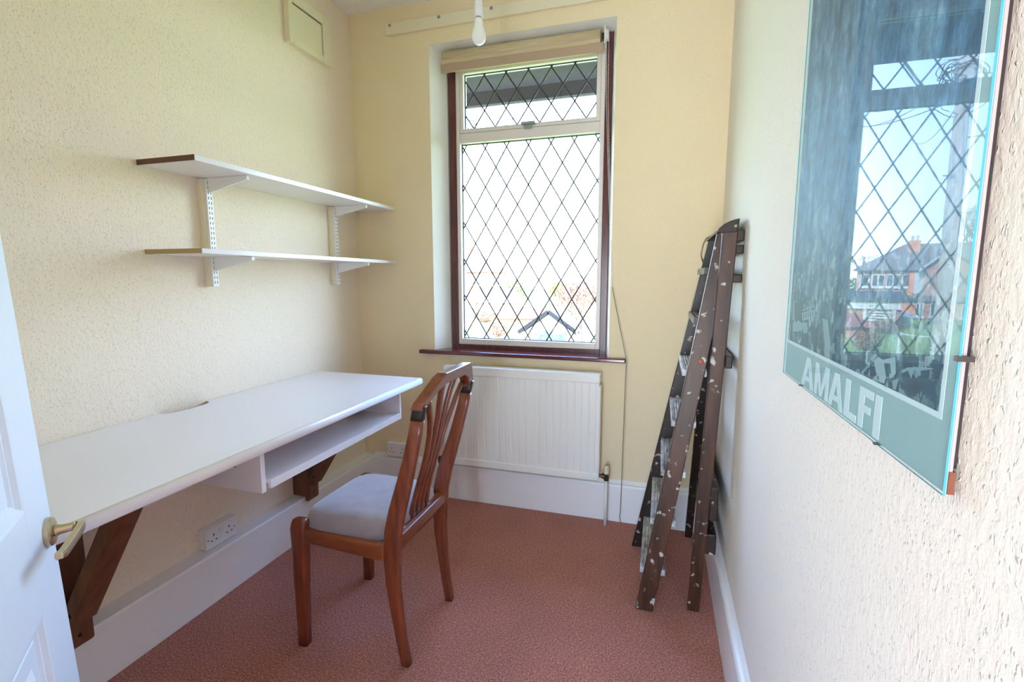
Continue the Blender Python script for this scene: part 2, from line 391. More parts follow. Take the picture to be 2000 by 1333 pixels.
# bead chain: beads in one mesh, the thin cord below
bm = B()
def beads(bm, path, step, r):
    path = [Vector(p) for p in path]
    for a, b in zip(path, path[1:]):
        n_ = max(1, int((b - a).length / step))
        for i in range(n_):
            q = a.lerp(b, i / n_)
            lathe(bm, [(r * 0.3, -r * 0.9), (r, -r * 0.3), (r, r * 0.3), (r * 0.3, r * 0.9)], q, 6)
beads(bm, [(1.309, 0.020, 2.270), (1.313, 0.018, 2.0), (1.345, -0.012, 1.45), (1.364, -0.018, 1.14)], 0.0065, 0.0019)
beads(bm, [(1.318, 0.030, 2.250), (1.320, 0.026, 2.0), (1.349, -0.010, 1.45), (1.366, -0.016, 1.14)], 0.0065, 0.0019)
obj('bead_chain', bm, M_plastic, bl)
bm = B()
tube(bm, [(1.365, -0.017, 1.14), (1.398, -0.030, 0.99), (1.438, -0.042, 0.815), (1.440, -0.043, 0.79), (1.437, -0.043, 0.40), (1.434, -0.043, 0.06), (1.430, -0.045, 0.035), (1.436, -0.050, 0.015), (1.440, -0.055, 0.006)], 0.0016, 6)
obj('cord', bm, M_cord, bl)

# ------------------------------------------------------------------ batten over the window
bt = tag(empty('curtain_batten', (0.9, -0.01, 2.407)), 'cream painted timber batten bolted to the wall above the window', 'batten')
bm = B(); prism(bm, [(0.222, 0, 2.381), (1.66, 0, 2.384), (1.66, 0, 2.436), (0.222, 0, 2.435)], (0, -0.018, 0)); obj('board', bm, M_cream, bt, bevel=0.003)
for x in (0.247, 0.513, 0.780, 1.048, 1.315, 1.580):
    bm = B(); lathe(bm, [(0.0075, 0), (0.0075, -0.002), (0.005, -0.005), (0.002, -0.006)], (x, -0.018, 2.423), 12, 'y'); obj('bolt', bm, M_steel, bt)

# ------------------------------------------------------------------ wall hatch (old vent) on the left wall
hv = tag(empty('wall_hatch', (0.0, -0.335, 2.28)), 'cream boxed wall hatch with a loose panel high on the left wall', 'hatch')
Y0, Y1, ZA, ZB = -0.470, -0.190, 2.186, 2.395
bm = B(); box(bm, 0, 0.03, Y0, Y0 + 0.026, ZA, ZB); box(bm, 0, 0.03, Y1 - 0.058, Y1, ZA, ZB)
box(bm, 0, 0.03, Y0 + 0.026, Y1 - 0.058, ZA, ZA + 0.030); box(bm, 0, 0.03, Y0 + 0.026, Y1 - 0.058, ZB - 0.040, ZB)
obj('hatch_frame', bm, M_cream, hv, bevel=0.003)
obj('hatch_gap_shade', bx(0, 0.020, Y0 + 0.026, Y1 - 0.058, ZA + 0.030, ZB - 0.040), M_black, hv)  # solid black filler painting the shade in the gap round the panel
obj('hatch_panel', bx(0.020, 0.026, Y0 + 0.0265, Y1 - 0.063, ZA + 0.0305, ZB - 0.0475), M_cream, hv, bevel=0.002)

# ------------------------------------------------------------------ radiator
rad = tag(empty('radiator', (0.935, -0.07, 0.22)), 'white panel radiator under the window', 'radiator')
bm = B()
rx0, rx1, rz0, rz1 = 0.542, 1.329, 0.224, 0.742
n_r = 22; pitch = (rx1 - rx0 - 0.03) / n_r
prof = [(rx0 + 0.004, -0.094)]
for i in range(n_r):
    a = rx0 + 0.015 + i * pitch
    prof += [(a + pitch * 0.02, -0.0925), (a + pitch * 0.14, -0.0955), (a + pitch * 0.86, -0.0955), (a + pitch * 0.98, -0.0925)]
prof.append((rx1 - 0.004, -0.094))
lo = [bm.verts.new((x, y, rz0 + 0.036)) for x, y in prof]; hi = [bm.verts.new((x, y, rz1 - 0.040)) for x, y in prof]
for i in range(len(prof) - 1): bm.faces.new((lo[i], lo[i + 1], hi[i + 1], hi[i]))
box(bm, rx0 + 0.004, rx1 - 0.004, -0.092, -0.055, rz0 + 0.01, rz1 - 0.01)
obj('panel', bm, M_enamel, rad)
bm = B(); prism(bm, [(rx0 + 0.002, -0.093, rz0), (rx0 + 0.002, -0.093, rz0 + 0.040), (rx0 + 0.002, -0.099, rz0 + 0.036), (rx0 + 0.002, -0.100, rz0 + 0.004)], (rx1 - rx0 - 0.004, 0, 0)); obj('bottom_rim', bm, M_enamel, rad, bevel=0.002)
bm = B(); box(bm, rx0, rx1, -0.102, -0.045, rz1 - 0.045, rz1); obj('top_cap', bm, M_enamel, rad, bevel=0.005, seg=3)
bm = B(); box(bm, rx1 - 0.004, rx1 + 0.004, -0.098, -0.050, rz0 + 0.02, rz1 - 0.060); obj('side_cover', bm, M_enamel, rad, bevel=0.002)
bm = B(); box(bm, rx0 - 0.004, rx0 + 0.004, -0.098, -0.050, rz0 + 0.02, rz1 - 0.060); obj('side_cover', bm, M_enamel, rad, bevel=0.002)
for x in (0.66, 1.20):
    obj('wall_bracket', bx(x, x + 0.03, -0.060, -0.003, 0.26, 0.70), M_enamel, rad)
bm = B(); lathe(bm, [(0.008, 0), (0.008, 0.015), (0.013, 0.015), (0.013, 0.028), (0.009, 0.028), (0.009, 0.045)], (1.329, -0.075, 0.246), 16, 'x')
lathe(bm, [(0.010, -0.022), (0.013, -0.016), (0.013, 0.0), (0.010, 0.004), (0.010, 0.016)], (1.366, -0.075, 0.246), 16)
vb = obj('valve', bm, mat('dark_valve', (0.08, 0.05, 0.03), 0.35, metal=0.6), rad)
bm = B(); lathe(bm, [(0.011, 0.012), (0.0125, 0.014), (0.0120, 0.045), (0.010, 0.050), (0.003, 0.052)], (1.366, -0.075, 0.246), 20); obj('valve_cap', bm, mat('valve_cream', (0.75, 0.68, 0.52), 0.4), vb, smooth=False)
bm = B(); tube(bm, [(1.366, -0.075, 0.226), (1.366, -0.075, -0.005)], 0.0078, 12); obj('pipe', bm, M_enamel, rad, smooth=True)
bm = B(); lathe(bm, [(0.008, 0), (0.008, -0.015), (0.012, -0.015), (0.012, -0.028), (0.008, -0.028), (0.008, -0.045)], (0.542, -0.075, 0.232), 16, 'x')
lathe(bm, [(0.010, -0.020), (0.012, 0.0), (0.010, 0.018)], (0.502, -0.075, 0.232), 16)
vb = obj('valve', bm, mat('dark_valve_2', (0.10, 0.07, 0.05), 0.35, metal=0.6), rad)
bm = B(); tube(bm, [(0.502, -0.075, 0.214), (0.502, -0.075, -0.005)], 0.0078, 12); obj('pipe', bm, M_enamel, rad, smooth=True)

# ------------------------------------------------------------------ sockets
def socket(name, label, origin, u, nrm, wd, ht, depth):
    """double 13 A socket: u = direction along the wall, nrm = out of the wall"""
    u, nrm = Vector(u), Vector(nrm); up = Vector((0, 0, 1)); o_ = Vector(origin)
    root = tag(empty(name, origin), label, 'socket', 'double wall sockets')
    def bar(bm, a0, a1, z0, z1, d0, d1):
        pts = [o_ + u * a + up * z + nrm * d for d in (d0, d1) for a, z in ((a0, z0), (a1, z0), (a1, z1), (a0, z1))]
        vs = [bm.verts.new(p) for p in pts]
        for f in ((0, 1, 2, 3), (7, 6, 5, 4), (0, 4, 5, 1), (1, 5, 6, 2), (2, 6, 7, 3), (3, 7, 4, 0)): bm.faces.new([vs[i] for i in f])
    bm = B(); bar(bm, 0, wd, 0, ht, 0, depth - 0.008); obj('back_box', bm, M_plastic, root, bevel=0.002)
    bm = B(); bar(bm, 0, wd, 0, ht, depth - 0.008, depth); pl = obj('face_plate', bm, M_plastic, root, bevel=0.0025)
    e = 0.0006; cz = ht * 0.45
    for cx in (wd * 0.25, wd * 0.75):
        for a0, a1, z0, z1 in ((-0.002, 0.002, 0.008, 0.016), (-0.0135, -0.0065, -0.010, -0.0065), (0.0065, 0.0135, -0.010, -0.0065)):
            bm = B(); bar(bm, cx + a0, cx + a1, cz + z0, cz + z1, depth - 0.002, depth + e); obj('pin_slot', bm, M_black, pl)
    for cx in (wd * 0.07, wd * 0.93):
        bm = B(); bar(bm, cx - 0.002, cx + 0.002, cz - 0.002, cz + 0.002, depth - 0.002, depth + e); obj('plate_screw', bm, M_black, pl)
    for cx in (wd * 0.455, wd * 0.545):
        bm = B(); bar(bm, cx - 0.0045, cx + 0.0045, ht * 0.58, ht * 0.84, depth - 0.002, depth + 0.003); obj('rocker_switch', bm, M_plastic, pl, bevel=0.0008)
    return root
socket('double_socket', 'white double socket on the baseboard ledge under the desk', (0.0, -1.056, 0.192), (0, 1, 0), (1, 0, 0), 0.134, 0.076, 0.034)
socket('double_socket', 'white double socket on the back wall, left of the radiator', (0.154, 0.0, 0.201), (1, 0, 0), (0, -1, 0), 0.134, 0.073, 0.030)

# ------------------------------------------------------------------ shelves on slotted uprights
def shelf(label, z1, t, edge):
    r = tag(empty('wall_shelf', (0.12, -0.58, z1 - t)), label, 'shelf', 'white wall shelves')
    obj('shelf_board', bx(0.001, 0.235, -1.150, -0.006, z1 - t, z1), M_lam, r, bevel=0.0008)
    obj('end_edging', bx(0.001, 0.2345, -1.1525, -1.1502, z1 - t, z1), edge, r)
shelf('upper white shelf board with a dark brown end', 1.547, 0.0165, M_edge_dark)
shelf('lower white shelf board with a tan end', 1.271, 0.0150, M_edge_tan)
M_slot = mat('slot_brown', (0.12, 0.04, 0.03), 0.7)
def upright(label, yc):
    r = tag(empty('shelf_upright', (0.0, yc, 1.15)), label, 'shelf bracket', 'slotted shelf uprights')
    obj('batten', bx(0.0, 0.024, yc - 0.017, yc + 0.015, 1.149, 1.528), M_cream, r, bevel=0.002)
    ch = obj('slotted_channel', bx(0.024, 0.034, yc - 0.010, yc + 0.014, 1.150, 1.527), M_enamel, r, bevel=0.001)
    bm = B()
    for i in range(21):
        z = 1.160 + i * 0.0175
        for dy in (-0.0045, 0.0055): box(bm, 0.030, 0.0343, yc + dy, yc + dy + 0.0026, z, z + 0.0100)
    obj('slots', bm, M_slot, ch)
    for zt in (1.530, 1.2555):
        bm = B()
        prism(bm, [(0.034, yc - 0.003, zt - 0.050), (0.034, yc - 0.003, zt), (0.208, yc - 0.003, zt), (0.208, yc - 0.003, zt - 0.013)], (0, 0.006, 0))
        box(bm, 0.034, 0.2085, yc - 0.006, yc + 0.008, zt - 0.002, zt - 0.0002); box(bm, 0.2075, 0.2095, yc - 0.005, yc + 0.007, zt - 0.013, zt - 0.0002)
        obj('shelf_bracket', bm, M_enamel, r)
upright('slotted shelf upright nearer the door, on a cream batten', -0.930)
upright('slotted shelf upright nearer the window corner', -0.222)

# ------------------------------------------------------------------ desk
dk = tag(empty('wall_desk', (0.28, -1.1, 0.18)), 'long white wall-mounted desk on brown timber brackets', 'desk')
ZD = 0.733; TD = 0.030
bm = B()
pts = [(0.004, -1.80), (0.556, -1.80), (0.556, -0.376), (0.004, -0.372), (0.004, -0.985)]
for i in range(1, 16):
    t = pi * i / 16; pts.append((0.004 + 0.040 * sin(t) ** 0.6, -1.072 + 0.087 * cos(t)))
pts.append((0.004, -1.159))
prism(bm, [(x, y, ZD - TD) for x, y in pts], (0, 0, TD))
top = obj('desktop', bm, [M_lam, M_chipboard], dk)
for p in top.data.polygons:
    c = p.center + Vector(dk.location)
    if abs(p.normal.z) < 0.5 and c.x < 0.06 and -1.17 < c.y < -0.98: p.material_index = 1
# post-formed front edge
bm = B(); ring = []
for i in range(9):
    t = radians(90 - 180 * i / 8); ring.append((0.556 + 0.012 * cos(t), ZD - TD / 2 + (TD / 2) * (abs(sin(t)) ** 0.6) * (1 if sin(t) >= 0 else -1)))
loft(bm, [[(x, y, z) for x, z in ring] for y in (-1.80, -0.376)])
o = obj('front_edge', bm, M_lam, dk)
for p in o.data.polygons: p.use_smooth = len(p.vertices) == 4
# keyboard shelf
bm = B(); box(bm, 0.255, 0.520, -1.268, -1.252, 0.572, ZD - TD); sp = obj('side_panel', bm, M_lam, dk, bevel=0.0008)
obj('cable_slot', bx(0.415, 0.432, -1.2686, -1.2670, 0.640, 0.668), M_black, sp)
obj('side_panel', bx(0.255, 0.520, -0.500, -0.488, 0.572, ZD - TD), M_lam, dk, bevel=0.0008)
bm = B(); box(bm, 0.255, 0.512, -1.236, -0.505, 0.588, 0.598); tr_ = obj('keyboard_shelf', bm, M_lam, dk, bevel=0.0008)
obj('front_lip', bx(0.512, 0.522, -1.236, -0.503, 0.574, 0.600), M_lam, tr_, bevel=0.001)
obj('runner', bx(0.26, 0.505, -1.252, -1.236, 0.592, 0.602), M_white, dk); obj('runner', bx(0.26, 0.505, -0.505, -0.500, 0.592, 0.602), M_white, dk)
# brackets
for y0, y1 in ((-1.530, -1.460), (-0.578, -0.512)):
    br = obj('support_bracket', (lambda b_: (prism(b_, [(0.0, y0, 0.192), (0.065, y0, 0.192), (0.065, y0, 0.170), (0.082, y0, 0.170), (0.088, y0, 0.180), (0.088, y0, ZD - TD), (0.0, y0, ZD - TD)], (0, y1 - y0, 0)), b_)[1])(B()), M_bracket, dk, bevel=0.003)
    bm = B(); dx, dz = 0.272, 0.425; n_ = Vector((-dz, 0, dx)).normalized() * 0.020
    beam(bm, (0.092, (y0 + y1) / 2, 0.258), (0.092 + dx, (y0 + y1) / 2, 0.258 + dz), (0, (y1 - y0) / 2 - 0.001, 0), n_)
    obj('brace', bm, M_bracket, br, bevel=0.004)
    obj('arm', bx(0.088, 0.25, y0 + 0.012, y1 - 0.012, ZD - TD - 0.045, ZD - TD), M_bracket, br, bevel=0.002)
    bm = B(); lathe(bm, [(0.007, 0), (0.007, -0.0015), (0.003, -0.003)], (0.115, y0 + 0.001, 0.290), 10, 'y'); obj('screw', bm, M_black_w, br); bm = B(); lathe(bm, [(0.006, 0.0), (0.005, 0.002)], (0.088, (y0 + y1) / 2, 0.205), 10, 'x'); obj('screw', bm, M_black_w, br)

# ------------------------------------------------------------------ dining chair
ch = tag(empty('dining_chair', (0.69, -0.95, 0)), 'teak dining chair with mauve velour seat and slatted back, pulled up to the desk', 'chair')
YN, YFR = -1.120, -0.788
def px_(z):
    P_ = [(0, .876), (.08, .863), (.16, .853), (.26, .843), (.345, .842), (.43, .848), (.50, .864), (.58, .889), (.66, .913), (.74, .934), (.80, .946), (.84, .956), (.92, .985)]
    for (z0, a), (z1, b) in zip(P_, P_[1:]):
        if z0 <= z <= z1: return a + (b - a) * (z - z0) / (z1 - z0)
def wx_(z):
    P_ = [(0, .0145), (.12, .017), (.30, .025), (.42, .028), (.52, .027), (.66, .022), (.80, .019), (1, .017)]
    for (z0, a), (z1, b) in zip(P_, P_[1:]):
        if z0 <= z <= z1: return a + (b - a) * (z - z0) / (z1 - z0)
zs = [0.0, .04, .08, .12, .16, .21, .26, .31, .345, .39, .43, .47, .50, .54, .58, .62, .66, .70, .74, .785]
for yc, sg in ((YN, -1), (YFR, 1)):
    def yy(z): return yc + sg * (0.006 * max(0, (0.35 - z) / 0.35) * -1 + 0.012 * max(0, (z - 0.5) / 0.33))
    bm = B(); stick(bm, [(px_(z), yy(z), z) for z in zs], [(wx_(z), 0.0135 if z < 0.5 else 0.0125) for z in zs])
    lg = obj('rear_leg', bm, M_teak, ch, smooth=True)
    bm = B(); stick(bm, [(px_(z), yy(z), z) for z in (.785, .80, .815, .826)], [(.0195, .0132)] * 4); obj('joint_cap', bm, M_black_w, lg, smooth=True)
    # front leg
    yf = -1.133 if sg < 0 else -0.768
    bm = B(); zz = [0, .1, .2, .3, .36, .40, .420, .430, .434]
    stick(bm, [(.516 + .006 * min(1, z / .36) + (0.004 if z > .4 else 0), yf, z) for z in zz],
          [(.0175, .0155), (.0195, .0165), (.022, .0175), (.0245, .0185), (.026, .019), (.027, .019), (.026, .018), (.022, .015), (.013, .008)])
    obj('front_leg', bm, M_teak, ch, smooth=True)
    bm = B(); y_ = (-1.146, -1.122) if sg < 0 else (-.782, -.758)
    prism(bm, [(.540, y_[0], .360), (.540, y_[0], .404), (.70, y_[0], .398), (.800, y_[0], .396), (.826, y_[0], .404), (.826, y_[0], .345), (.70, y_[0], .352)], (0, y_[1] - y_[0], 0))
    obj('side_rail', bm, M_teak_x, ch, bevel=0.005, seg=3)
obj('front_rail', bx(.508, .530, -1.118, -.785, .358, .402), M_teak_y, ch, bevel=0.004)
bm = B(); prism(bm, [(.826, -1.112, .360), (.858, -1.112, .360), (.870, -1.112, .385), (.866, -1.112, .412), (.850, -1.112, .420), (.832, -1.112, .414)], (0, .316, 0)); obj('rear_rail', bm, M_teak_y, ch, bevel=0.004, seg=3)
# crest rail
bm = B()
out_ = [(-1.148, .815), (-1.147, .838), (-1.075, .900), (-1.055, .908), (-.868, .908), (-.850, .900), (-.762, .828), (-.761, .806)]
inn = [(-.790, .806), (-.800, .820), (-.835, .850), (-.880, .868), (-1.028, .868), (-1.072, .852), (-1.108, .826), (-1.121, .815)]
pl = out_ + inn
def cx_(z): return .948 + (z - .82) * 0.42
a = [bm.verts.new((cx_(z) - .017, y, z)) for y, z in pl]; b = [bm.verts.new((cx_(z) + .017, y, z)) for y, z in pl]
n_ = len(pl)
for i in range(n_): bm.faces.new((a[i], b[i], b[(i + 1) % n_], a[(i + 1) % n_]))
for s_ in (a, b):
    no, ni = len(out_), len(inn)
    for i in range(no - 1): bm.faces.new((s_[i], s_[i + 1], s_[n_ - 2 - i], s_[n_ - 1 - i]))
obj('crest_rail', bm, M_teak_y, ch, bevel=0.004, seg=2)
yc = (YN + YFR) / 2
for off0, off1, off2, zt in ((-.050, -.042, -.128, .838), (-.017, -.014, -.045, .872), (.017, .014, .045, .872), (.050, .042, .128, .832)):
    bm = B(); zz = [.412, .46, .52, .58, .64, .70, .75, .79, .83, .86]; zz = [z for z in zz if z < zt - .01] + [zt]; pth = []; ws = []
    for z in zz:
        if z < .56: t = (z - .41) / .15; o_ = off0 + (off1 - off0) * t
        else: t = (z - .56) / (zt - .56); o_ = off1 + (off2 - off1) * t ** 2.4
        pth.append((px_(z) - 0.004, yc + o_, z)); ws.append((.0075, .0095 + .003 * max(0, (z - .7) / .15)))
    stick(bm, pth, ws, p=0.5, n_=12); obj('back_slat', bm, M_teak, ch, smooth=True)
# seat pad
bm = B(); rings = []
def seat_ring(s, z):
    r_ = []
    for i in range(40):
        t = 2 * pi * (i + .5) / 40; c_, s_ = cos(t), sin(t)
        u = math.copysign(abs(c_) ** 0.42, c_); v_ = math.copysign(abs(s_) ** 0.42, s_)
        hw = 0.186 - 0.018 * (u + 1) / 2
        r_.append((0.678 + u * 0.170 * s, -0.951 + v_ * hw * s, z))
    return r_
for s, z in ((.97, .385), (1.0, .392), (1.0, .410), (.985, .428), (.94, .443), (.86, .452), (.70, .459), (.45, .463), (.15, .465)): rings.append(seat_ring(s, z))
loft(bm, rings); obj('seat', bm, M_seat, ch, smooth=True)

# ------------------------------------------------------------------ step ladder
ld = tag(empty('step_ladder', (1.65, -0.4, 0)), 'old brown wooden step ladder spattered with paint, folded against the right wall', 'ladder')
def lerp3(a, b, t): return Vector(a).lerp(Vector(b), t)
def stile(name, bot, topp, wx, wxt, ty, m, ztop_cut=None):
    """bot/top = (x of the front edge, y of the near face, z)"""
    bm = B()
    rings = []
    for (x, y, z), w_ in ((bot, wx), (topp, wxt)):
        rings.append([(x, y, z), (x + w_, y, z), (x + w_, y + ty, z), (x, y + ty, z)])
    loft(bm, rings); return obj(name, bm, m, ld, bevel=0.003)
stile('front_stile', (1.537, -.650, 0), (1.750, -.602, 1.340), .059, .055, .026, M_lad)
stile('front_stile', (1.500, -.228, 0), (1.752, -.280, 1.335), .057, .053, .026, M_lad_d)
stile('rear_stile', (1.714, -.603, 0), (1.760, -.636, 1.335), .040, .046, .024, M_lad)
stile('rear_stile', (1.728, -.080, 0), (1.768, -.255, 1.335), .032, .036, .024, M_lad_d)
def fx(z): return 1.537 + (z / 1.34) * .213
for z in (0.150, 0.337, 0.517, 0.695, 0.873, 1.050, 1.215):
    yn = -.650 + .048 * z / 1.34 + .022; yf = -.225 - .052 * z / 1.34 + .004
    x0 = fx(z) - 0.014; dpt = 0.088 - 0.012 * z
    bm = B(); ang = 0
    prof = [(x0, z - .022), (x0, z - .003), (x0 + .003, z)]
    ng = 7
    for i in range(ng):
        a = x0 + .010 + i * (dpt - .016) / ng; w_ = (dpt - .016) / ng
        prof += [(a + w_ * .15, z), (a + w_ * .35, z - .0018), (a + w_ * .65, z - .0018), (a + w_ * .85, z)]
    prof += [(x0 + dpt, z), (x0 + dpt, z - .022)]
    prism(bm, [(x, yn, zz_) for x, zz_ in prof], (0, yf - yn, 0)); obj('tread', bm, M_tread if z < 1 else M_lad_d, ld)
# top board with its curved top
bm = B()
crv = [(1.742, 1.322), (1.752, 1.338), (1.765, 1.349), (1.780, 1.357), (1.796, 1.362), (1.808, 1.364), (1.806, 1.340), (1.800, 1.322)]
prism(bm, [(x, -.640, z) for x, z in crv], (0, .400, 0)); obj('top_board', bm, M_lad_d, ld, bevel=0.002)
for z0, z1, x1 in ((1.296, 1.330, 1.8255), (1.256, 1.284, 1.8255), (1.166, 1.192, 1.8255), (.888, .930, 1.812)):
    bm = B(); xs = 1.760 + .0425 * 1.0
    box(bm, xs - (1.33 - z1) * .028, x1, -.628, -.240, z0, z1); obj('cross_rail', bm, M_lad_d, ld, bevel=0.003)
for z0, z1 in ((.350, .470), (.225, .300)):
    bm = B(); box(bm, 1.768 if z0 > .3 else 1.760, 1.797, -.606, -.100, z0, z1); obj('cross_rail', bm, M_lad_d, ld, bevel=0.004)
bm = B(); tube(bm, [(1.737, -.262, 1.235), (1.726, -.262, 1.27), (1.732, -.262, 1.31), (1.742, -.262, 1.332), (1.775, -.262, 1.352)], .0028, 8); obj('metal_loop', bm, mat('loop', (0.25, 0.19, 0.13), 0.35, metal=0.8), ld, smooth=True)
bm = B(); lathe(bm, [(.012, 0), (.012, -.003), (.006, -.005)], (1.716, -.614, .905), 14, 'y'); obj('bolt', bm, mat('red_bolt', (0.30, 0.06, 0.03), 0.4), ld)
bm = B(); beam(bm, (1.760, -.607, 1.33), (1.772, -.6095, 1.25), (.003, 0, 0), (0, .002, 0)); obj('hinge_strap', bm, mat('copper', (0.55, 0.28, 0.14), 0.4, metal=0.7), ld)

# ------------------------------------------------------------------ pendant bulb
pn = tag(empty('pendant_light', (0.936, -0.60, 1.99)), 'bare frosted bulb in a white pendant lampholder', 'ceiling light')
c = (0.936, -0.60, 1.996)
bm = B(); lathe(bm, [(.002, 0), (.009, .0012), (.016, .005), (.0215, .012), (.0245, .021), (.0255, .030), (.0245, .039), (.021, .049), (.0175, .058), (.0155, .067), (.0150, .078), (.0150, .084)], c, 32)
M_bulb = mat('frosted_bulb', (0.90, 0.90, 0.88), 0.22); BS(M_bulb).inputs['Subsurface Weight'].default_value = 0.4; BS(M_bulb).inputs['Subsurface Radius'].default_value = (.02, .02, .02)
bb = obj('bulb', bm, M_bulb, pn, smooth=True)
bm = B(); lathe(bm, [(.0115, .084), (.0115, .098)], c, 24); obj('bulb_cap', bm, mat('bulb_cap', (0.30, 0.22, 0.18), 0.35, metal=0.7), bb)
bm = B(); lathe(bm, [(.0125, .088), (.0165, .0885), (.0165, .093), (.0155, .096), (.0155, .121), (.0160, .122), (.0140, .123), (.0130, .140), (.0115, .156), (.0060, .164), (.0030, .168)], c, 32)
lh = obj('lampholder', bm, M_plastic, pn, smooth=False)
bm = B(); tube(bm, [(c[0], c[1], c[2] + .165), (c[0], c[1], ZC - .02)], .0032, 8); obj('flex', bm, mat('brown_flex', (0.25, 0.10, 0.07), 0.6), pn, smooth=True)
bm = B(); lathe(bm, [(.012, 0), (.030, .012), (.035, .024), (.035, .033)], (c[0], c[1], ZC - .033), 28); obj('ceiling_rose', bm, M_plastic, pn)

# ------------------------------------------------------------------ clip-framed poster on the right wall
XP = XR - 0.0135
po = tag(empty('framed_poster', (XP, -1.564, 1.0)), 'glass clip-framed town poster lettered AMALFI on the right wall', 'poster')
PY0, PY1, PZ0, PZ1 = -1.8450, -1.2830, 1.0000, 1.810
M_print_bg = mat('teal_print', (0.33, 0.43, 0.44), 0.6)
M_print_w = mat('print_white', (0.70, 0.71, 0.75), 0.6)
obj('backing_board', bx(XP + .0042, XP + .0066, PY0 + .003, PY1 - .003, PZ0 + .001, PZ1 - .002), mat('mount_board', (0.50, 0.40, 0.40), 0.8), po)
pr = obj('print_sheet', bx(XP + .0032, XP + .0040, PY0 + .003, PY1 - .003, PZ0 + .001, PZ1 - .001), M_print_bg, po)
obj('hardboard_corner', bx(XP + .0042, XP + .0088, PY0 + .0022, PY0 + .02, PZ0 + .0005, PZ0 + .020), mat('hardboard', (0.22, 0.07, 0.035), 0.8), po)
obj('gap_shade_block', bx(XP + .0066, XR, PY0 + .012, PY1 - .03, PZ0 + .02, PZ1 - .03), mat('gap_shade', (0.05, 0.03, 0.03), 0.8), po)  # dark block standing for the shadow between poster and wall
obj('print_border', bx(XP + .0028, XP + .0032, -1.8250, -1.2890, 1.0596, PZ1 - .026), M_print_w, pr)
# black and white town photograph: cliffs above, houses and street below
M_pic = mat('town_photograph', (0.2, 0.25, 0.3), 0.55)
v = coords(M_pic)
g1 = N(M_pic, 'ShaderNodeTexNoise', Scale=9.0, Detail=9.0, Roughness=0.72, Distortion=0.8); mp1 = coords(M_pic, (1, 2.4, 0.75)); L(M_pic, mp1, g1.inputs['Vector'])
blk = N(M_pic, 'ShaderNodeTexVoronoi', Scale=75.0); blk.distance = 'CHEBYCHEV'
dist = N(M_pic, 'ShaderNodeTexNoise', Scale=40.0, Detail=6.0, Roughness=0.7); L(M_pic, v, dist.inputs['Vector'])
dm = N(M_pic, 'ShaderNodeMixRGB'); dm.inputs[0].default_value = 0.03; L(M_pic, coords(M_pic, (1, 1.5, 0.8)), dm.inputs[1]); L(M_pic, dist.outputs['Color'], dm.inputs[2]); L(M_pic, dm.outputs[0], blk.inputs['Vector'])
cliff = rampn(M_pic, g1.outputs[0], [(0.36, (0.015, 0.05, 0.12)), (0.48, (0.075, 0.17, 0.32)), (0.58, (0.17, 0.29, 0.45)), (0.70, (0.36, 0.45, 0.55))])
town = rampn(M_pic, blk.outputs['Color'], [(0.35, (0.02, 0.06, 0.11)), (0.60, (0.10, 0.19, 0.25)), (0.95, (0.42, 0.50, 0.54))])
sp_ = N(M_pic, 'ShaderNodeSeparateXYZ'); tcn = N(M_pic, 'ShaderNodeTexCoord'); L(M_pic, tcn.outputs['Object'], sp_.inputs[0])
band = N(M_pic, 'ShaderNodeMapRange'); band.inputs['From Min'].default_value = 0.14; band.inputs['From Max'].default_value = 0.30; L(M_pic, sp_.outputs['Z'], band.inputs['Value'])
mixp = N(M_pic, 'ShaderNodeMixRGB'); L(M_pic, band.outputs[0], mixp.inputs[0]); L(M_pic, town, mixp.inputs[1]); L(M_pic, cliff, mixp.inputs[2])
fr = rampn(M_pic, dist.outputs[0], [(0.35, (0.35, 0.35, 0.35)), (0.65, (1.0, 1.0, 1.0))])
mixq = N(M_pic, 'ShaderNodeMixRGB', blend_type='MULTIPLY'); mixq.inputs[0].default_value = 0.9; L(M_pic, mixp.outputs[0], mixq.inputs[1]); L(M_pic, fr, mixq.inputs[2])
L(M_pic, mixq.outputs[0], BS(M_pic).inputs['Base Color'])
obj('town_picture', bx(XP + .0024, XP + .0028, -1.8192, -1.2950, 1.0653, PZ1 - .032), M_pic, pr)
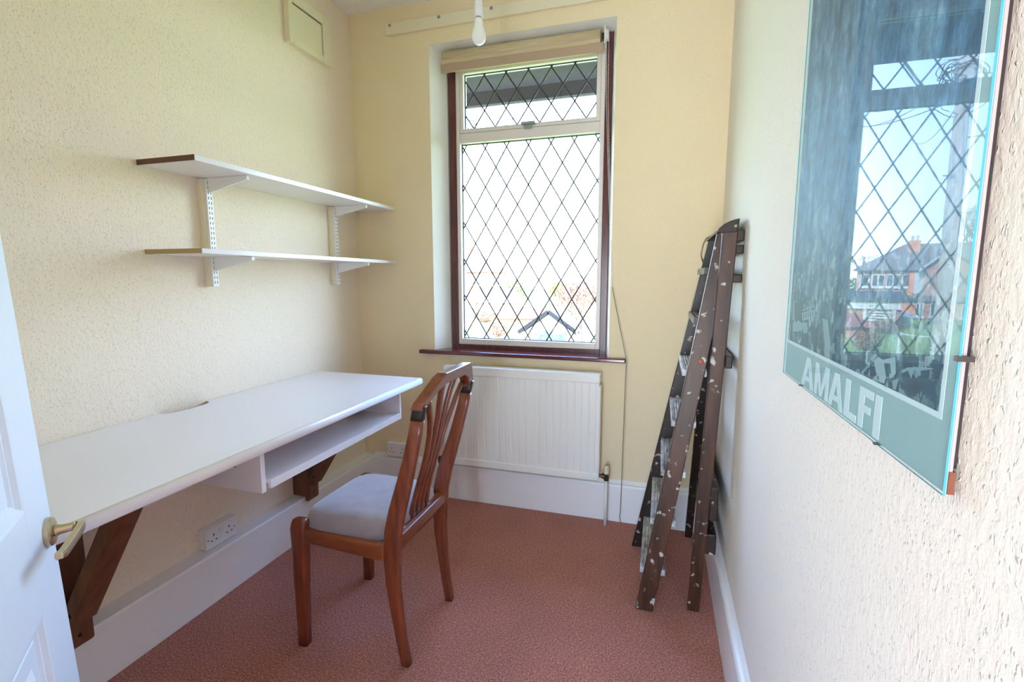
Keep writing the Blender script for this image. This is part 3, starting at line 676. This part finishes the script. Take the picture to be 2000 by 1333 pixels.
# figures, boats' banner and shop fronts inside the photograph (y, z outlines on the print)
PR = {'banner': [[(-1.6806, 1.0867), (-1.6902, 1.0935), (-1.7025, 1.092), (-1.7306, 1.0992), (-1.7331, 1.0932), (-1.7354, 1.0829), (-1.7296, 1.0775), (-1.7143, 1.0742), (-1.7119, 1.0678), (-1.7004, 1.0666), (-1.6923, 1.0724)]], 'pale': [[(-1.6694, 1.0884), (-1.6811, 1.0967), (-1.6886, 1.0944), (-1.6781, 1.0854)], [(-1.6475, 1.0675), (-1.6699, 1.0831), (-1.673, 1.0825), (-1.6525, 1.0666)], [(-1.6799, 1.0653), (-1.6895, 1.0725), (-1.6979, 1.0718), (-1.6968, 1.0647)], [(-1.7291, 1.0741), (-1.743, 1.0796), (-1.7391, 1.0666), (-1.7332, 1.0663)], [(-1.7468, 1.0882), (-1.7586, 1.0934), (-1.7863, 1.0988), (-1.8057, 1.1008), (-1.787, 1.0956), (-1.7612, 1.0913), (-1.7494, 1.0861)], [(-1.759, 1.0915), (-1.771, 1.0931), (-1.7679, 1.0841)], [(-1.7749, 1.0938), (-1.7815, 1.0946), (-1.7781, 1.088)], [(-1.7326, 1.1059), (-1.7448, 1.1071), (-1.7392, 1.0969), (-1.7356, 1.0978)], [(-1.714, 1.0643), (-1.7186, 1.072), (-1.7226, 1.0651)]], 'D': [[(-1.7072, 1.0888), (-1.7169, 1.0905), (-1.7225, 1.0766), (-1.7154, 1.075)], [(-1.7175, 1.0906), (-1.7212, 1.0906), (-1.7252, 1.081), (-1.7223, 1.0802)]], 'bld': [[(-1.3736, 1.1207), (-1.446, 1.1307), (-1.4463, 1.1188), (-1.3807, 1.1074)], [(-1.3771, 1.1265), (-1.4428, 1.1373), (-1.4433, 1.1357), (-1.3777, 1.1242)], [(-1.3192, 1.1003), (-1.3798, 1.1045), (-1.3806, 1.0898), (-1.3223, 1.0827)], [(-1.4857, 1.1202), (-1.5111, 1.1199), (-1.5311, 1.0885), (-1.534, 1.0773), (-1.5102, 1.0755)], [(-1.3834, 1.1039), (-1.4087, 1.107), (-1.4166, 1.09), (-1.3912, 1.0881)], [(-1.3161, 1.1375), (-1.3292, 1.1381), (-1.3288, 1.1069), (-1.3181, 1.1041)], [(-1.5058, 1.0732), (-1.5292, 1.0774), (-1.5319, 1.0669), (-1.5126, 1.0663)]], 'dk': [[(-1.3851, 1.0856), (-1.4168, 1.0891), (-1.4245, 1.0669), (-1.3904, 1.0668)], [(-1.3205, 1.1357), (-1.3655, 1.1435), (-1.3757, 1.107), (-1.3296, 1.1041)], [(-1.4767, 1.084), (-1.5046, 1.0875), (-1.5054, 1.0748), (-1.4798, 1.072)], [(-1.4485, 1.084), (-1.4622, 1.0865), (-1.4681, 1.0746), (-1.4523, 1.0699)], [(-1.3839, 1.12), (-1.388, 1.1208), (-1.3883, 1.1126), (-1.3845, 1.1118)], [(-1.3972, 1.1218), (-1.4012, 1.1225), (-1.4015, 1.1145), (-1.3978, 1.1138)], [(-1.4102, 1.1235), (-1.414, 1.1242), (-1.4143, 1.1164), (-1.4107, 1.1157)], [(-1.4227, 1.1251), (-1.4265, 1.1258), (-1.4267, 1.1182), (-1.4233, 1.1175)], [(-1.4349, 1.1267), (-1.4385, 1.1273), (-1.4388, 1.12), (-1.4354, 1.1193)]]}
M_pp = mat('photo_pale', (0.30, 0.38, 0.42), 0.55); M_pd = mat('photo_dark', (0.035, 0.07, 0.10), 0.55); M_pm = mat('photo_mid', (0.21, 0.29, 0.33), 0.55)
for nm, key, m_, dx_ in (('printed_banner', 'banner', M_pp, .0001), ('printed_shape', 'pale', M_pm, .0001), ('printed_letter', 'D', M_pd, .00025), ('printed_building', 'bld', M_pm, .0001), ('printed_doorway', 'dk', M_pd, .0002)):
    for pl_ in PR[key]:
        bm = B(); prism(bm, [(XP + .0024 - dx_, y, z) for y, z in pl_], (.0002, 0, 0)); obj(nm, bm, m_, pr)
# lettering: A M A L F I, reading from the window side towards the door
def poly_letter(bm, strokes, y_left, y_right, z0, z1):
    for i_, s in enumerate(strokes):
        prism(bm, [(XP + .0024 - i_ * .00005, y_left + (y_right - y_left) * u, z0 + (z1 - z0) * v_) for u, v_ in s], (.0006, 0, 0))
A_ = [[(0, 0), (.24, 0), (.60, 1), (.36, 1)], [(.40, 1), (.64, 1), (1, 0), (.76, 0)], [(.22, .20), (.78, .20), (.72, .36), (.28, .36)]]
M__ = [[(0, 0), (.19, 0), (.19, 1), (0, 1)], [(.81, 0), (1, 0), (1, 1), (.81, 1)], [(.0, 1), (.24, 1), (.57, .02), (.43, .02)], [(.76, 1), (1, 1), (.57, .02), (.43, .02)]]
L__ = [[(0, 0), (.38, 0), (.38, 1), (0, 1)], [(.38, 0), (1, 0), (1, .20), (.38, .20)]]
F__ = [[(0, 0), (.38, 0), (.38, 1), (0, 1)], [(.38, .80), (1, .80), (1, 1), (.38, 1)], [(.38, .42), (.86, .42), (.86, .60), (.38, .60)]]
I__ = [[(0, 0), (1, 0), (1, 1), (0, 1)]]
for st, ya, yb in ((A_, -1.4014, -1.4678), (M__, -1.473, -1.5363), (A_, -1.5394, -1.5976), (L__, -1.6027, -1.6443), (F__, -1.6495, -1.6889), (I__, -1.6941, -1.7107)):
    bm = B(); poly_letter(bm, st, ya, yb, 1.0035, 1.0523); obj('letter', bm, M_print_w, pr)
g = obj('glass', bx(XP, XP + .0017, PY0, PY1, PZ0, PZ1), [M_pglass, M_gedge], po)
for p in g.data.polygons:
    if abs(p.normal.x) < 0.5: p.material_index = 1
M_clip = mat('clip_metal', (0.12, 0.10, 0.09), 0.4, metal=0.8)
def clip(y, z, side):
    bm = B()
    if side == 'edge': box(bm, XP - .0015, XR - .003, y - .001, y + .0035, z - .0022, z + .0022)
    else: box(bm, XP - .0015, XR - .003, y - .0025, y + .0025, z - .001, z + .0012)
    obj('clip', bm, M_clip, po)
clip(PY0, 1.1156, 'edge'); clip(-1.4045, PZ0, 'b'); clip(-1.7107, PZ0, 'b')

# ------------------------------------------------------------------ door, opened back into the room
dd = Vector((-0.75011, 0.66131, 0)); dn = Vector((0.66131, 0.75011, 0))
P0 = Vector((0.63115, -1.82157, 0.76540))
DW, DH, DT = 0.70, 1.92, 0.035
dr = struct(bpy.data.objects.new('door_1', None)); COL.objects.link(dr)
# local frame: +X = from the free edge towards the hinge, +Y = out of the face seen, Z up; origin at the free edge, floor level
E0 = P0 + dd * 0.030
Mx = Matrix(((-dd.x, dn.x, 0, E0.x), (-dd.y, dn.y, 0, E0.y), (0, 0, 1, 0), (0, 0, 0, 1)))
tilt = Matrix.Translation((0, 0, .7654)) @ Matrix.Rotation(radians(1.9), 4, 'X') @ Matrix.Translation((0, 0, -.7654))
dr.matrix_world = Mx @ tilt
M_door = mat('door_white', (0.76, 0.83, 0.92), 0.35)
gr_ = N(M_door, 'ShaderNodeTexNoise', Scale=70.0, Detail=4.0); L(M_door, coords(M_door, (1, 1, .06)), gr_.inputs['Vector']); bump(M_door, gr_.outputs[0], 0.12, 0.001)
def dobj(name, bm, m, parent, **k_):
    bmesh.ops.recalc_face_normals(bm, faces=bm.faces)
    me = bpy.data.meshes.new(name); bm.to_mesh(me); bm.free(); me.materials.append(m)
    o_ = bpy.data.objects.new(name, me); COL.objects.link(o_); o_.parent = parent
    if k_.get('bevel'):
        b_ = o_.modifiers.new('bevel', 'BEVEL'); b_.width = k_['bevel']; b_.segments = 2; b_.limit_method = 'ANGLE'
    if k_.get('smooth'):
        for p in me.polygons: p.use_smooth = True
    return o_
rail_z = [(.02, .20), (.665, .835), (1.45, 1.55), (1.82, DH)]
stx = [(0, .108), (.300, .400), (DW - .108, DW)]
bm = B()
for a, b in stx: box(bm, a, b, -DT, 0, .02, DH)
for a, b in rail_z:
    for (x0, x1) in ((.108, .300), (.400, DW - .108)): box(bm, x0, x1, -DT, 0, a, b)
leaf = dobj('door_leaf', bm, M_door, dr, bevel=0.001)
for (x0, x1) in ((.108, .300), (.400, DW - .108)):
    for (a, b), (c_, d_) in zip(rail_z, rail_z[1:]):
        bm = B(); z0, z1 = b, c_
        steps = [(0, 0), (.004, -.001), (.010, -.007), (.013, -.007), (.018, -.0115), (.021, -.0115), (.024, -.009)]
        rr = [[bm.verts.new(q) for q in ((x0 + i_, d, z0 + i_), (x1 - i_, d, z0 + i_), (x1 - i_, d, z1 - i_), (x0 + i_, d, z1 - i_))] for i_, d in steps + [(.050, -.009), (.062, -.003)]]
        for p_, q_ in zip(rr, rr[1:]):
            for i in range(4): bm.faces.new((p_[i], p_[(i + 1) % 4], q_[(i + 1) % 4], q_[i]))
        bm.faces.new(rr[-1]); back = [bm.verts.new(q) for q in ((x0, -.03, z0), (x1, -.03, z0), (x1, -.03, z1), (x0, -.03, z1))]
        for i in range(4): bm.faces.new((rr[0][i], back[i], back[(i + 1) % 4], rr[0][(i + 1) % 4]))
        bm.faces.new(back)
        dobj('door_panel', bm, M_door, dr)
hz = .7654
bm = B(); lathe(bm, [(.0235, 0), (.0235, .006), (.0215, .0085), (.010, .009)], (.030, 0, hz), 32, 'y')
hd = dobj('door_handle', bm, M_brass, dr, bevel=0)
bm = B(); lathe(bm, [(.0085, .008), (.0100, .012), (.0078, .016), (.0070, .030), (.0068, .036)], (.030, 0, hz), 20, 'y'); dobj('neck', bm, M_brass, hd, smooth=True)
bm = B()
pts = [(.020, .036, hz), (.026, .043, hz), (.036, .044, hz), (.060, .043, hz - .001), (.090, .041, hz - .001), (.128, .039, hz), (.136, .035, hz)]
loft(bm, [[(x, y + .0045, z + h_), (x, y - .0045, z + h_), (x, y - .0055, z), (x, y - .0045, z - h_), (x, y + .0045, z - h_), (x, y + .0055, z)] for (x, y, z), h_ in zip(pts, (.004, .006, .0075, .0075, .007, .007, .0055))])
dobj('lever', bm, M_brass, hd, bevel=.0012)

# =================================================================== outside
GZ = -2.7
M_grass = mat('lawn', (0.13, 0.23, 0.035), 0.9)
n = N(M_grass, 'ShaderNodeTexNoise', Scale=1.3, Detail=8.0); L(M_grass, coords(M_grass), n.inputs['Vector'])
L(M_grass, rampn(M_grass, n.outputs[0], [(0.3, (0.10, 0.17, 0.03)), (0.7, (0.20, 0.29, 0.06))]), BS(M_grass).inputs['Base Color'])
M_brickr = mat('red_brick', (0.33, 0.12, 0.08), 0.85)
bt_ = N(M_brickr, 'ShaderNodeTexBrick', Scale=1.0); bt_.inputs['Color1'].default_value = (.34, .12, .08, 1); bt_.inputs['Color2'].default_value = (.26, .10, .075, 1); bt_.inputs['Mortar'].default_value = (.42, .33, .28, 1)
bt_.inputs['Brick Width'].default_value = .23; bt_.inputs['Row Height'].default_value = .075; bt_.inputs['Mortar Size'].default_value = .008
L(M_brickr, coords(M_brickr, (1, 1, 1), 'Generated'), bt_.inputs['Vector'])
gm = N(M_brickr, 'ShaderNodeMapping'); tc_ = N(M_brickr, 'ShaderNodeTexCoord'); gm.inputs['Rotation'].default_value = (radians(90), 0, 0); L(M_brickr, tc_.outputs['Object'], gm.inputs[0]); L(M_brickr, gm.outputs[0], bt_.inputs['Vector'])
L(M_brickr, bt_.outputs['Color'], BS(M_brickr).inputs['Base Color'])
M_tile = mat('roof_tile', (0.13, 0.11, 0.11), 0.8)
wv_ = N(M_tile, 'ShaderNodeTexWave', Scale=3.0); wv_.bands_direction = 'Z'; L(M_tile, coords(M_tile), wv_.inputs['Vector']); bump(M_tile, wv_.outputs[0], .4, .05)
M_ptile = mat('pink_tile', (0.20, 0.065, 0.055), 0.8)
M_pebble = mat('pale_render', (0.62, 0.60, 0.56), 0.9)
M_wpaint = mat('outdoor_white', (0.80, 0.80, 0.80), 0.6)
M_orange = mat('orange_brick', (0.50, 0.17, 0.08), 0.85)
M_dkglass = mat('dark_window', (0.05, 0.06, 0.08), 0.1)
M_felt = mat('grey_felt', (0.05, 0.055, 0.065), 0.9, spec=0.1)
M_blue = mat('blue_door', (0.06, 0.10, 0.16), 0.5)
M_pole = mat('weathered_pole', (0.36, 0.31, 0.25), 0.85)
n = N(M_pole, 'ShaderNodeTexNoise', Scale=12.0, Detail=6.0); L(M_pole, coords(M_pole, (1, 1, .08)), n.inputs['Vector']); L(M_pole, rampn(M_pole, n.outputs[0], [(.3, (.42, .39, .34)), (.7, (.66, .62, .56))]), BS(M_pole).inputs['Base Color'])
M_twig = mat('bare_twigs', (0.20, 0.15, 0.13), 0.9)
M_leaf = mat('fresh_leaf', (0.09, 0.15, 0.02), 0.8); M_leafd = mat('dark_leaf', (0.08, 0.13, 0.03), 0.8)
M_blossom = mat('copper_leaf', (0.18, 0.065, 0.04), 0.8); M_bark = mat('bark', (0.13, 0.09, 0.07), 0.9)
M_wire = mat('cable', (0.03, 0.03, 0.03), 0.6)

struct(obj('ground_lawn', bx(-80, 60, 1.2, 160, GZ - .2, GZ), M_grass))
# our own eaves above the window
ev = struct(empty('trim_1', (0.9, 0.5, 2.18)))
bm = B(); box(bm, -0.4, 2.4, 0.30, 0.75, 2.345, 2.36); obj('soffit', bm, mat('soffit_grey', (0.028, 0.026, 0.032), .8, spec=0.05), ev)
bm = B(); box(bm, -0.4, 2.4, 0.72, 0.75, 2.265, 2.345); obj('fascia', bm, mat('fascia_grey', (0.035, 0.03, 0.036), .8, spec=0.05), ev)
bm = B(); prism(bm, [(-.4, .75 + .05 + .05 * cos(t), 2.330 + .05 * sin(t)) for t in [pi + pi * i / 10 for i in range(11)]], (2.8, 0, 0)); obj('gutter', bm, mat('gutter_grey', (0.03, 0.033, 0.05), .6, spec=0.1), ev)

def frame_house(root, name_, origin, ang):
    pass
def place(root, ang):
    root.rotation_euler = (0, 0, ang)
def lobj(name, bm, m, parent, **k_):       # part in its parent's own coordinates
    return dobj(name, bm, m, parent, **k_)
def window_unit(root, x, z, wd, ht, y, panes=2):
    bm = B(); f = .09
    box(bm, x - wd / 2, x + wd / 2, y - .10, y + .02, z, z + f); box(bm, x - wd / 2, x + wd / 2, y - .10, y + .02, z + ht - f, z + ht)
    for i in range(panes + 1):
        xx = x - wd / 2 + (wd - f) * i / panes; box(bm, xx, xx + f, y - .10, y + .02, z + f, z + ht - f)
    box(bm, x - wd / 2 - .12, x + wd / 2 + .12, y - .2, y + .02, z - .16, z - .002)
    wi = lobj('window', bm, M_wpaint, root)
    lobj('window_glass', bx(x - wd / 2 + f, x + wd / 2 - f, y - .05, y - .02, z + f, z + ht - f), M_dkglass, wi)

# brick house seen over the lawn. local x runs to the right as seen from our window
hs = tag(empty('brick_house', (-22.2, 55.0, GZ)), 'red brick house with grey hipped roof and orange chimney beyond the lawn', 'house')
hs.rotation_euler = (0, 0, radians(22))
# local x: +5.2 = end nearest the middle of our window ; wings run to -8
lobj('wall', bx(-8.0, 5.2, 0, 8, 0, 4.7), M_brickr, hs)
bm = B()
v0 = [(-8.6, -.5, 4.65), (5.7, -.5, 4.65), (5.7, 8.5, 4.65), (-8.6, 8.5, 4.65)]; rd = [(-8.6, 4, 7.4), (1.6, 4, 7.4)]
vs = [bm.verts.new(p) for p in v0 + rd]
for f in ((0, 1, 5, 4), (1, 2, 5), (2, 3, 4, 5), (3, 0, 4), (0, 3, 2, 1)): bm.faces.new([vs[i] for i in f])
lobj('roof', bm, M_tile, hs)
bm = B(); box(bm, .3, 1.3, 2.6, 3.6, 5.8, 7.7); chy = lobj('chimney', bm, M_orange, hs)
for x in (.55, .95):
    bm = B(); lathe(bm, [(.13, 0), (.10, .5)], (x + .05, 3.1, 7.7), 10); lobj('chimney_pot', bm, M_wpaint, chy)
# projecting gabled wing
bm = B(); box(bm, -3.6, -.2, -1.6, 0, 0, 4.7); prism(bm, [(-3.6, -1.6, 4.7), (-.2, -1.6, 4.7), (-1.9, -1.6, 6.3)], (0, 3, 0)); wg = lobj('gabled_wing', bm, M_brickr, hs)
bm = B()
prism(bm, [(-4.0, -1.9, 4.45), (-1.9, -1.9, 6.45), (-1.9, -1.9, 6.62), (-4.15, -1.9, 4.55)], (0, 5, 0)); prism(bm, [(.2, -1.9, 4.45), (-1.9, -1.9, 6.45), (-1.9, -1.9, 6.62), (.35, -1.9, 4.55)], (0, 5, 0))
lobj('wing_roof', bm, M_tile, wg)
bm = B(); beam(bm, (.30, -1.92, 4.60), (-1.9, -1.92, 6.66), (0, .06, 0), (.05, 0, .06)); lobj('verge_tiles', bm, M_wpaint, wg)
for x, wd, pn_ in ((4.5, .8, 1), (3.4, 1.1, 2), (2.2, 1.1, 2), (1.1, .8, 1)): window_unit(hs, x, 3.0, wd, 1.25, 0, pn_)
window_unit(hs, -2.0, 2.95, 1.3, 1.35, -1.6, 3)
window_unit(hs, -5.4, 3.0, 1.3, 1.25, 0, 2)
lobj('rendered_bay', bx(-.2, .55, -1.0, 0, 2.0, 4.4), M_wpaint, hs)
lobj('bay_brick', bx(.55, .95, -.9, 0, 1.4, 4.4), M_orange, hs)
bm = B(); prism(bm, [(-8, -3.4, 1.75), (.6, -3.4, 1.75), (.6, -.02, 2.5), (-8, -.02, 2.5)], (0, 0, .12)); lobj('lean_to_roof', bm, M_tile, hs)
lobj('lean_to_wall', bx(-8, .4, -3.1, -3.0, 0, 1.8), M_brickr, hs)
for x, wd in ((0.0, .6), (-1.1, .7), (-3.4, 1.0), (-5.2, 1.0)): window_unit(hs, x, .35, wd, 1.25, -3.1, 2)
lobj('front_door', bx(-2.35, -1.75, -3.16, -3.0, .1, 1.6), M_orange, hs)
lobj('downpipe', bx(1.62, 1.70, -.1, 0, 0, 4.6), M_wpaint, hs)

sg = tag(empty('garden_building', (-14.0, 42.0, GZ)), 'low white-fronted outbuilding with grey roof and orange brick end', 'outbuilding')
sg.rotation_euler = (0, 0, radians(18))
lobj('wall', bx(-1.4, 2.6, 0, 3, 0, 1.5), M_brickr, sg)
lobj('fascia', bx(-1.5, 2.75, -.2, .0, 1.5, 2.05), M_wpaint, sg)
lobj('brick_end', bx(-2.3, -1.5, -.3, 3, 1.3, 2.1), M_orange, sg)
bm = B(); prism(bm, [(-2.5, -.35, 2.06), (2.9, -.35, 2.06), (2.2, 3.2, 2.75), (-1.6, 3.2, 2.75)], (0, 0, .1)); lobj('roof', bm, M_felt, sg)
for x in (-1.2, .6, 2.2): lobj('white_post', bx(x, x + .22, -.15, 0, 0, 1.5), M_wpaint, sg)
bm = B()
for i in range(6): box(bm, -.95, .55, -.10, -.05, .15 + i * .21, .28 + i * .21)
lobj('slatted_gate', bm, M_pebble, sg)
bm = B()
for i in range(7): box(bm, 3.0 + i * .24, 3.1 + i * .24, -.4, -.3, 0, 1.7)
box(bm, 2.95, 4.6, -.42, -.38, 1.2, 1.32); tag(lobj('garden_fence', bm, M_wpaint, None), 'white picket fence panel beside the outbuilding', 'fence')
fe = bpy.data.objects['garden_fence']; fe.location = sg.location; fe.rotation_euler = sg.rotation_euler

# garage down the garden
gg = tag(empty('brick_garage', (-2.95, 18.0, GZ)), 'small pale gabled garage with blue slatted door at the bottom of the garden', 'garage')
bm = B(); prism(bm, [(-1.05, 0, 0), (1.05, 0, 0), (1.05, 0, 1.60), (0, 0, 2.36), (-1.05, 0, 1.60)], (0, 5, 0)); lobj('wall', bm, M_pebble, gg)
bm = B()
for s in (1, -1): prism(bm, [(s * 1.3, -.2, 1.50), (0, -.2, 2.42), (0, -.2, 2.53), (s * 1.38, -.2, 1.57)], (0, 5.4, 0))
lobj('roof', bm, M_felt, gg)
bm = B(); beam(bm, (-1.3, -.24, 1.56), (0, -.24, 2.47), (0, .03, 0), (.05, 0, -.07)); beam(bm, (1.3, -.24, 1.56), (0, -.24, 2.47), (0, .03, 0), (-.05, 0, -.07)); lobj('bargeboard', bm, mat('barge_grey', (.012, .013, .016), .9, spec=0.05), gg)
bm = B(); box(bm, -.76, .72, -.06, .0, 0, 1.62)
for i in range(9): box(bm, -.74, .70, -.09, -.06, .1 + i * .17, .2 + i * .17)
lobj('garage_door', bm, M_blue, gg)

def cottage(name, label, loc, rot, wd, dp, hw, hr, wallm, roofm, wins):
    r = tag(empty(name, loc), label, 'house'); r.rotation_euler = (0, 0, rot)
    lobj('wall', bx(-wd / 2, wd / 2, 0, dp, 0, hw), wallm, r)
    bm = B(); o_ = .35
    vs = [bm.verts.new(p) for p in ((-wd / 2 - o_, -o_, hw), (wd / 2 + o_, -o_, hw), (wd / 2 + o_, dp + o_, hw), (-wd / 2 - o_, dp + o_, hw), (-wd / 2 + .5, dp / 2, hw + hr), (wd / 2 - .5, dp / 2, hw + hr))]
    for f in ((0, 1, 5, 4), (1, 2, 5), (2, 3, 4, 5), (3, 0, 4), (3, 2, 1, 0)): bm.faces.new([vs[i] for i in f])
    lobj('roof', bm, roofm, r)
    for x, z, a, b in wins: window_unit(r, x, z, a, b, 0, 2)
    return r
cottage('bungalow', 'low bungalow with pink tiled roof behind the garage', (-8.8, 34.4, GZ), radians(8), 4.2, 4.0, .75, .7, M_brickr, M_ptile, [(0.9, .1, 1.0, .5)])
cottage('rendered_house', 'white rendered house in the middle distance, left of the pink roof', (-14.4, 46.0, GZ - .95), radians(10), 6.6, 4.5, 1.7, .7, M_pebble, M_pebble, [(1.4, .6, .7, .8), (2.5, .6, .55, .8), (-.4, .6, .7, .8)])

# trees and shrubs
def leaf_cloud(bm, c_, r_, n_l, s_, rnd, squash=1.0):
    for _ in range(n_l):
        while True:
            p = Vector((rnd.uniform(-1, 1), rnd.uniform(-1, 1), rnd.uniform(-1, 1)))
            if .35 < p.length < 1: break
        q = Vector(c_) + Vector((p.x * r_, p.y * r_, p.z * r_ * squash)); a = Vector((rnd.gauss(0, 1), rnd.gauss(0, 1), rnd.gauss(0, 1))).normalized(); b = a.orthogonal().normalized()
        a = a.cross(b) * s_; b = b * s_ * .6
        bm.faces.new([bm.verts.new(q + t_) for t_ in (a, b, -a, -b)])
def branches(bm, p, d, ln, r_, depth, rnd, tips):
    q = p + d * ln; tube(bm, [p, (p + q) / 2 + Vector((rnd.uniform(-1, 1), rnd.uniform(-1, 1), 0)) * ln * .06, q], [r_, r_ * .85, r_ * .7], 5, caps=False)
    if depth == 0: tips.append(q); return
    for _ in range(3 if depth > 1 else 4):
        nd = (d + Vector((rnd.uniform(-1, 1), rnd.uniform(-1, 1), rnd.uniform(-.25, .7))) * .75).normalized()
        branches(bm, q, nd, ln * rnd.uniform(.62, .82), r_ * .62, depth - 1, rnd, tips)
def tree(name, label, cat, loc, h, seed, leafm=None, depth=4, nleaf=60, ls=.12, cr=.8, group=None):
    rnd = random.Random(seed); r = tag(empty(name, loc), label, cat, group)
    bm = B(); tips = []; branches(bm, Vector(loc), Vector((0, 0, 1)), h * .27, h * .018, depth, rnd, tips); obj('trunk', bm, M_twig if leafm is None else M_bark, r)
    if leafm:
        bm = B()
        for t_ in tips: leaf_cloud(bm, t_, cr, nleaf, ls, rnd)
        obj('foliage', bm, leafm, r)
    return r
def bush(name, label, loc, rx, rz, leafm, seed, n_l=1500, ls=.08, cat='shrub', group=None):
    rnd = random.Random(seed); r = tag(empty(name, loc), label, cat, group)
    bm = B(); 
    for k_ in range(6):
        a = k_ * 1.05; tube(bm, [loc, Vector(loc) + Vector((cos(a) * rx * .5, sin(a) * rx * .5, rz * 1.2))], [.03, .012], 5)
    obj('stems', bm, M_bark, r)
    bm = B(); leaf_cloud(bm, (loc[0], loc[1], loc[2] + rz), rx, n_l, ls, rnd, rz / rx); obj('foliage', bm, leafm, r)
tree('bare_tree', 'tall bare tree rising behind the brick house', 'tree', (-36.5, 76.0, GZ), 14.5, 4, None, 6, group=None)
tree('bare_tree', 'smaller bare tree left of the brick house in the reflection', 'tree', (-28.0, 88.0, GZ), 9.0, 8, None, 5)
tree('leafy_tree', 'fresh green tree beyond the gardens, right of the lattice centre', 'tree', (-9.9, 54.0, GZ - .8), 5.2, 12, M_leaf, 3, 60, .16, .7)
tree('blossom_tree', 'copper-leaved tree at the right edge of the window view', 'tree', (-1.05, 14.6, GZ), 4.9, 21, M_blossom, 4, 22, .045, .34)
bush('garden_shrub', 'green shrub in front of the far roofs', (-10.9, 40.0, GZ), 1.1, .7, M_leaf, 31)
bush('garden_shrub', 'low green shrub above the bungalow roof', (-7.9, 42.0, GZ), 1.4, .7, M_leaf, 32)
bush('garden_shrub', 'red-tinged shrub beside the bungalow wall', (-8.6, 28.0, GZ), .7, .55, M_blossom, 33, 700, .07)
bush('garden_hedge', 'pink hedge in front of the white outbuilding', (-13.2, 38.2, GZ), 1.0, .5, M_blossom, 35, 1200, .07, 'hedge')
bush('garden_hedge', 'dark green hedge at the far left of the lawn', (-23.0, 72.0, GZ), 5.0, 2.0, M_leafd, 36, 4000, .16, 'hedge')
obj('post_and_rail', (lambda b_: (box(b_, -7.70, -7.62, 21.9, 21.98, GZ, GZ + 1.6), beam(b_, (-7.66, 21.94, GZ + 1.55), (-9.3, 22.6, GZ + 1.35), (0, .02, 0), (0, 0, .03)), b_)[2])(B()), M_wpaint)
tag(bpy.data.objects['post_and_rail'], 'white clothes post and rail on the lawn', 'post')
tag(obj('clay_mound', (lambda b_: (lathe(b_, [(.9, 0), (.75, .5), (.45, .95), (.1, 1.15)], (-4.05, 16.4, GZ), 14), b_)[1])(B()), mat('clay', (.50, .22, .12), .9)), 'orange clay mound on the near edge of the lawn', 'mound')

# telegraph pole with its coils and cables
tp = tag(empty('telegraph_pole', (-4.17, 11.2, GZ)), 'weathered telegraph pole with coiled cables at its top, left outside the window', 'pole')
bm = B(); tube(bm, [(-4.17, 11.2, GZ), (-4.13, 11.2, 1.0), (-4.06, 11.2, 6.0)], [.165, .145, .125], 16); obj('post', bm, M_pole, tp, smooth=True)
bm = B(); lathe(bm, [(.17, 0), (.19, .12), (.19, .5), (.12, .62)], (-4.06, 11.2, 5.35), 14); obj('junction_box', bm, M_wpaint, tp)
rnd = random.Random(3)
for i in range(16):
    r_ = rnd.uniform(.18, .42); cx, cz = -4.06 + rnd.uniform(-.25, .25), rnd.choice((5.3, 5.5, 4.95)) + rnd.uniform(-.1, .1); tl = rnd.uniform(.3, 1.0); ph = rnd.uniform(0, 6)
    bm = B(); tube(bm, [(cx + r_ * cos(ph + t * .38), 11.05 + .1 * sin(t), cz + r_ * tl * sin(ph + t * .38)) for t in range(17)], .009, 5); obj('cable_coil', bm, M_wire, tp)
for z in (-.6, .2, 1.0, 1.8, 2.6, 3.4, 4.2):
    bm = B(); s = 1 if int(z * 10) % 16 < 8 else -1; beam(bm, (-4.11, 11.1, z), (-4.11 + s * .33, 11.05, z + .02), (0, .012, 0), (0, 0, .012)); obj('step_iron', bm, M_steel, tp)
for k_, (tx, ty, tz, sag) in enumerate(((-5.0, 22.0, 8.3, .5), (-5.3, 24.0, 8.2, .6), (-4.7, 20.0, 6.9, .2), (-9.0, 26.0, 7.6, .5), (-1.2, .62, 2.60, .25), (-2.0, .62, 2.55, .3), (1.2, .62, 2.62, .35))):
    a = Vector((-4.06, 11.15, 5.55 if k_ < 2 else 5.1)); b = Vector((tx, ty, tz))
    bm = B(); tube(bm, [a.lerp(b, t / 12) - Vector((0, 0, sag * 4 * (t / 12) * (1 - t / 12))) for t in range(13)], .011, 5); obj('wire', bm, M_wire, tp)
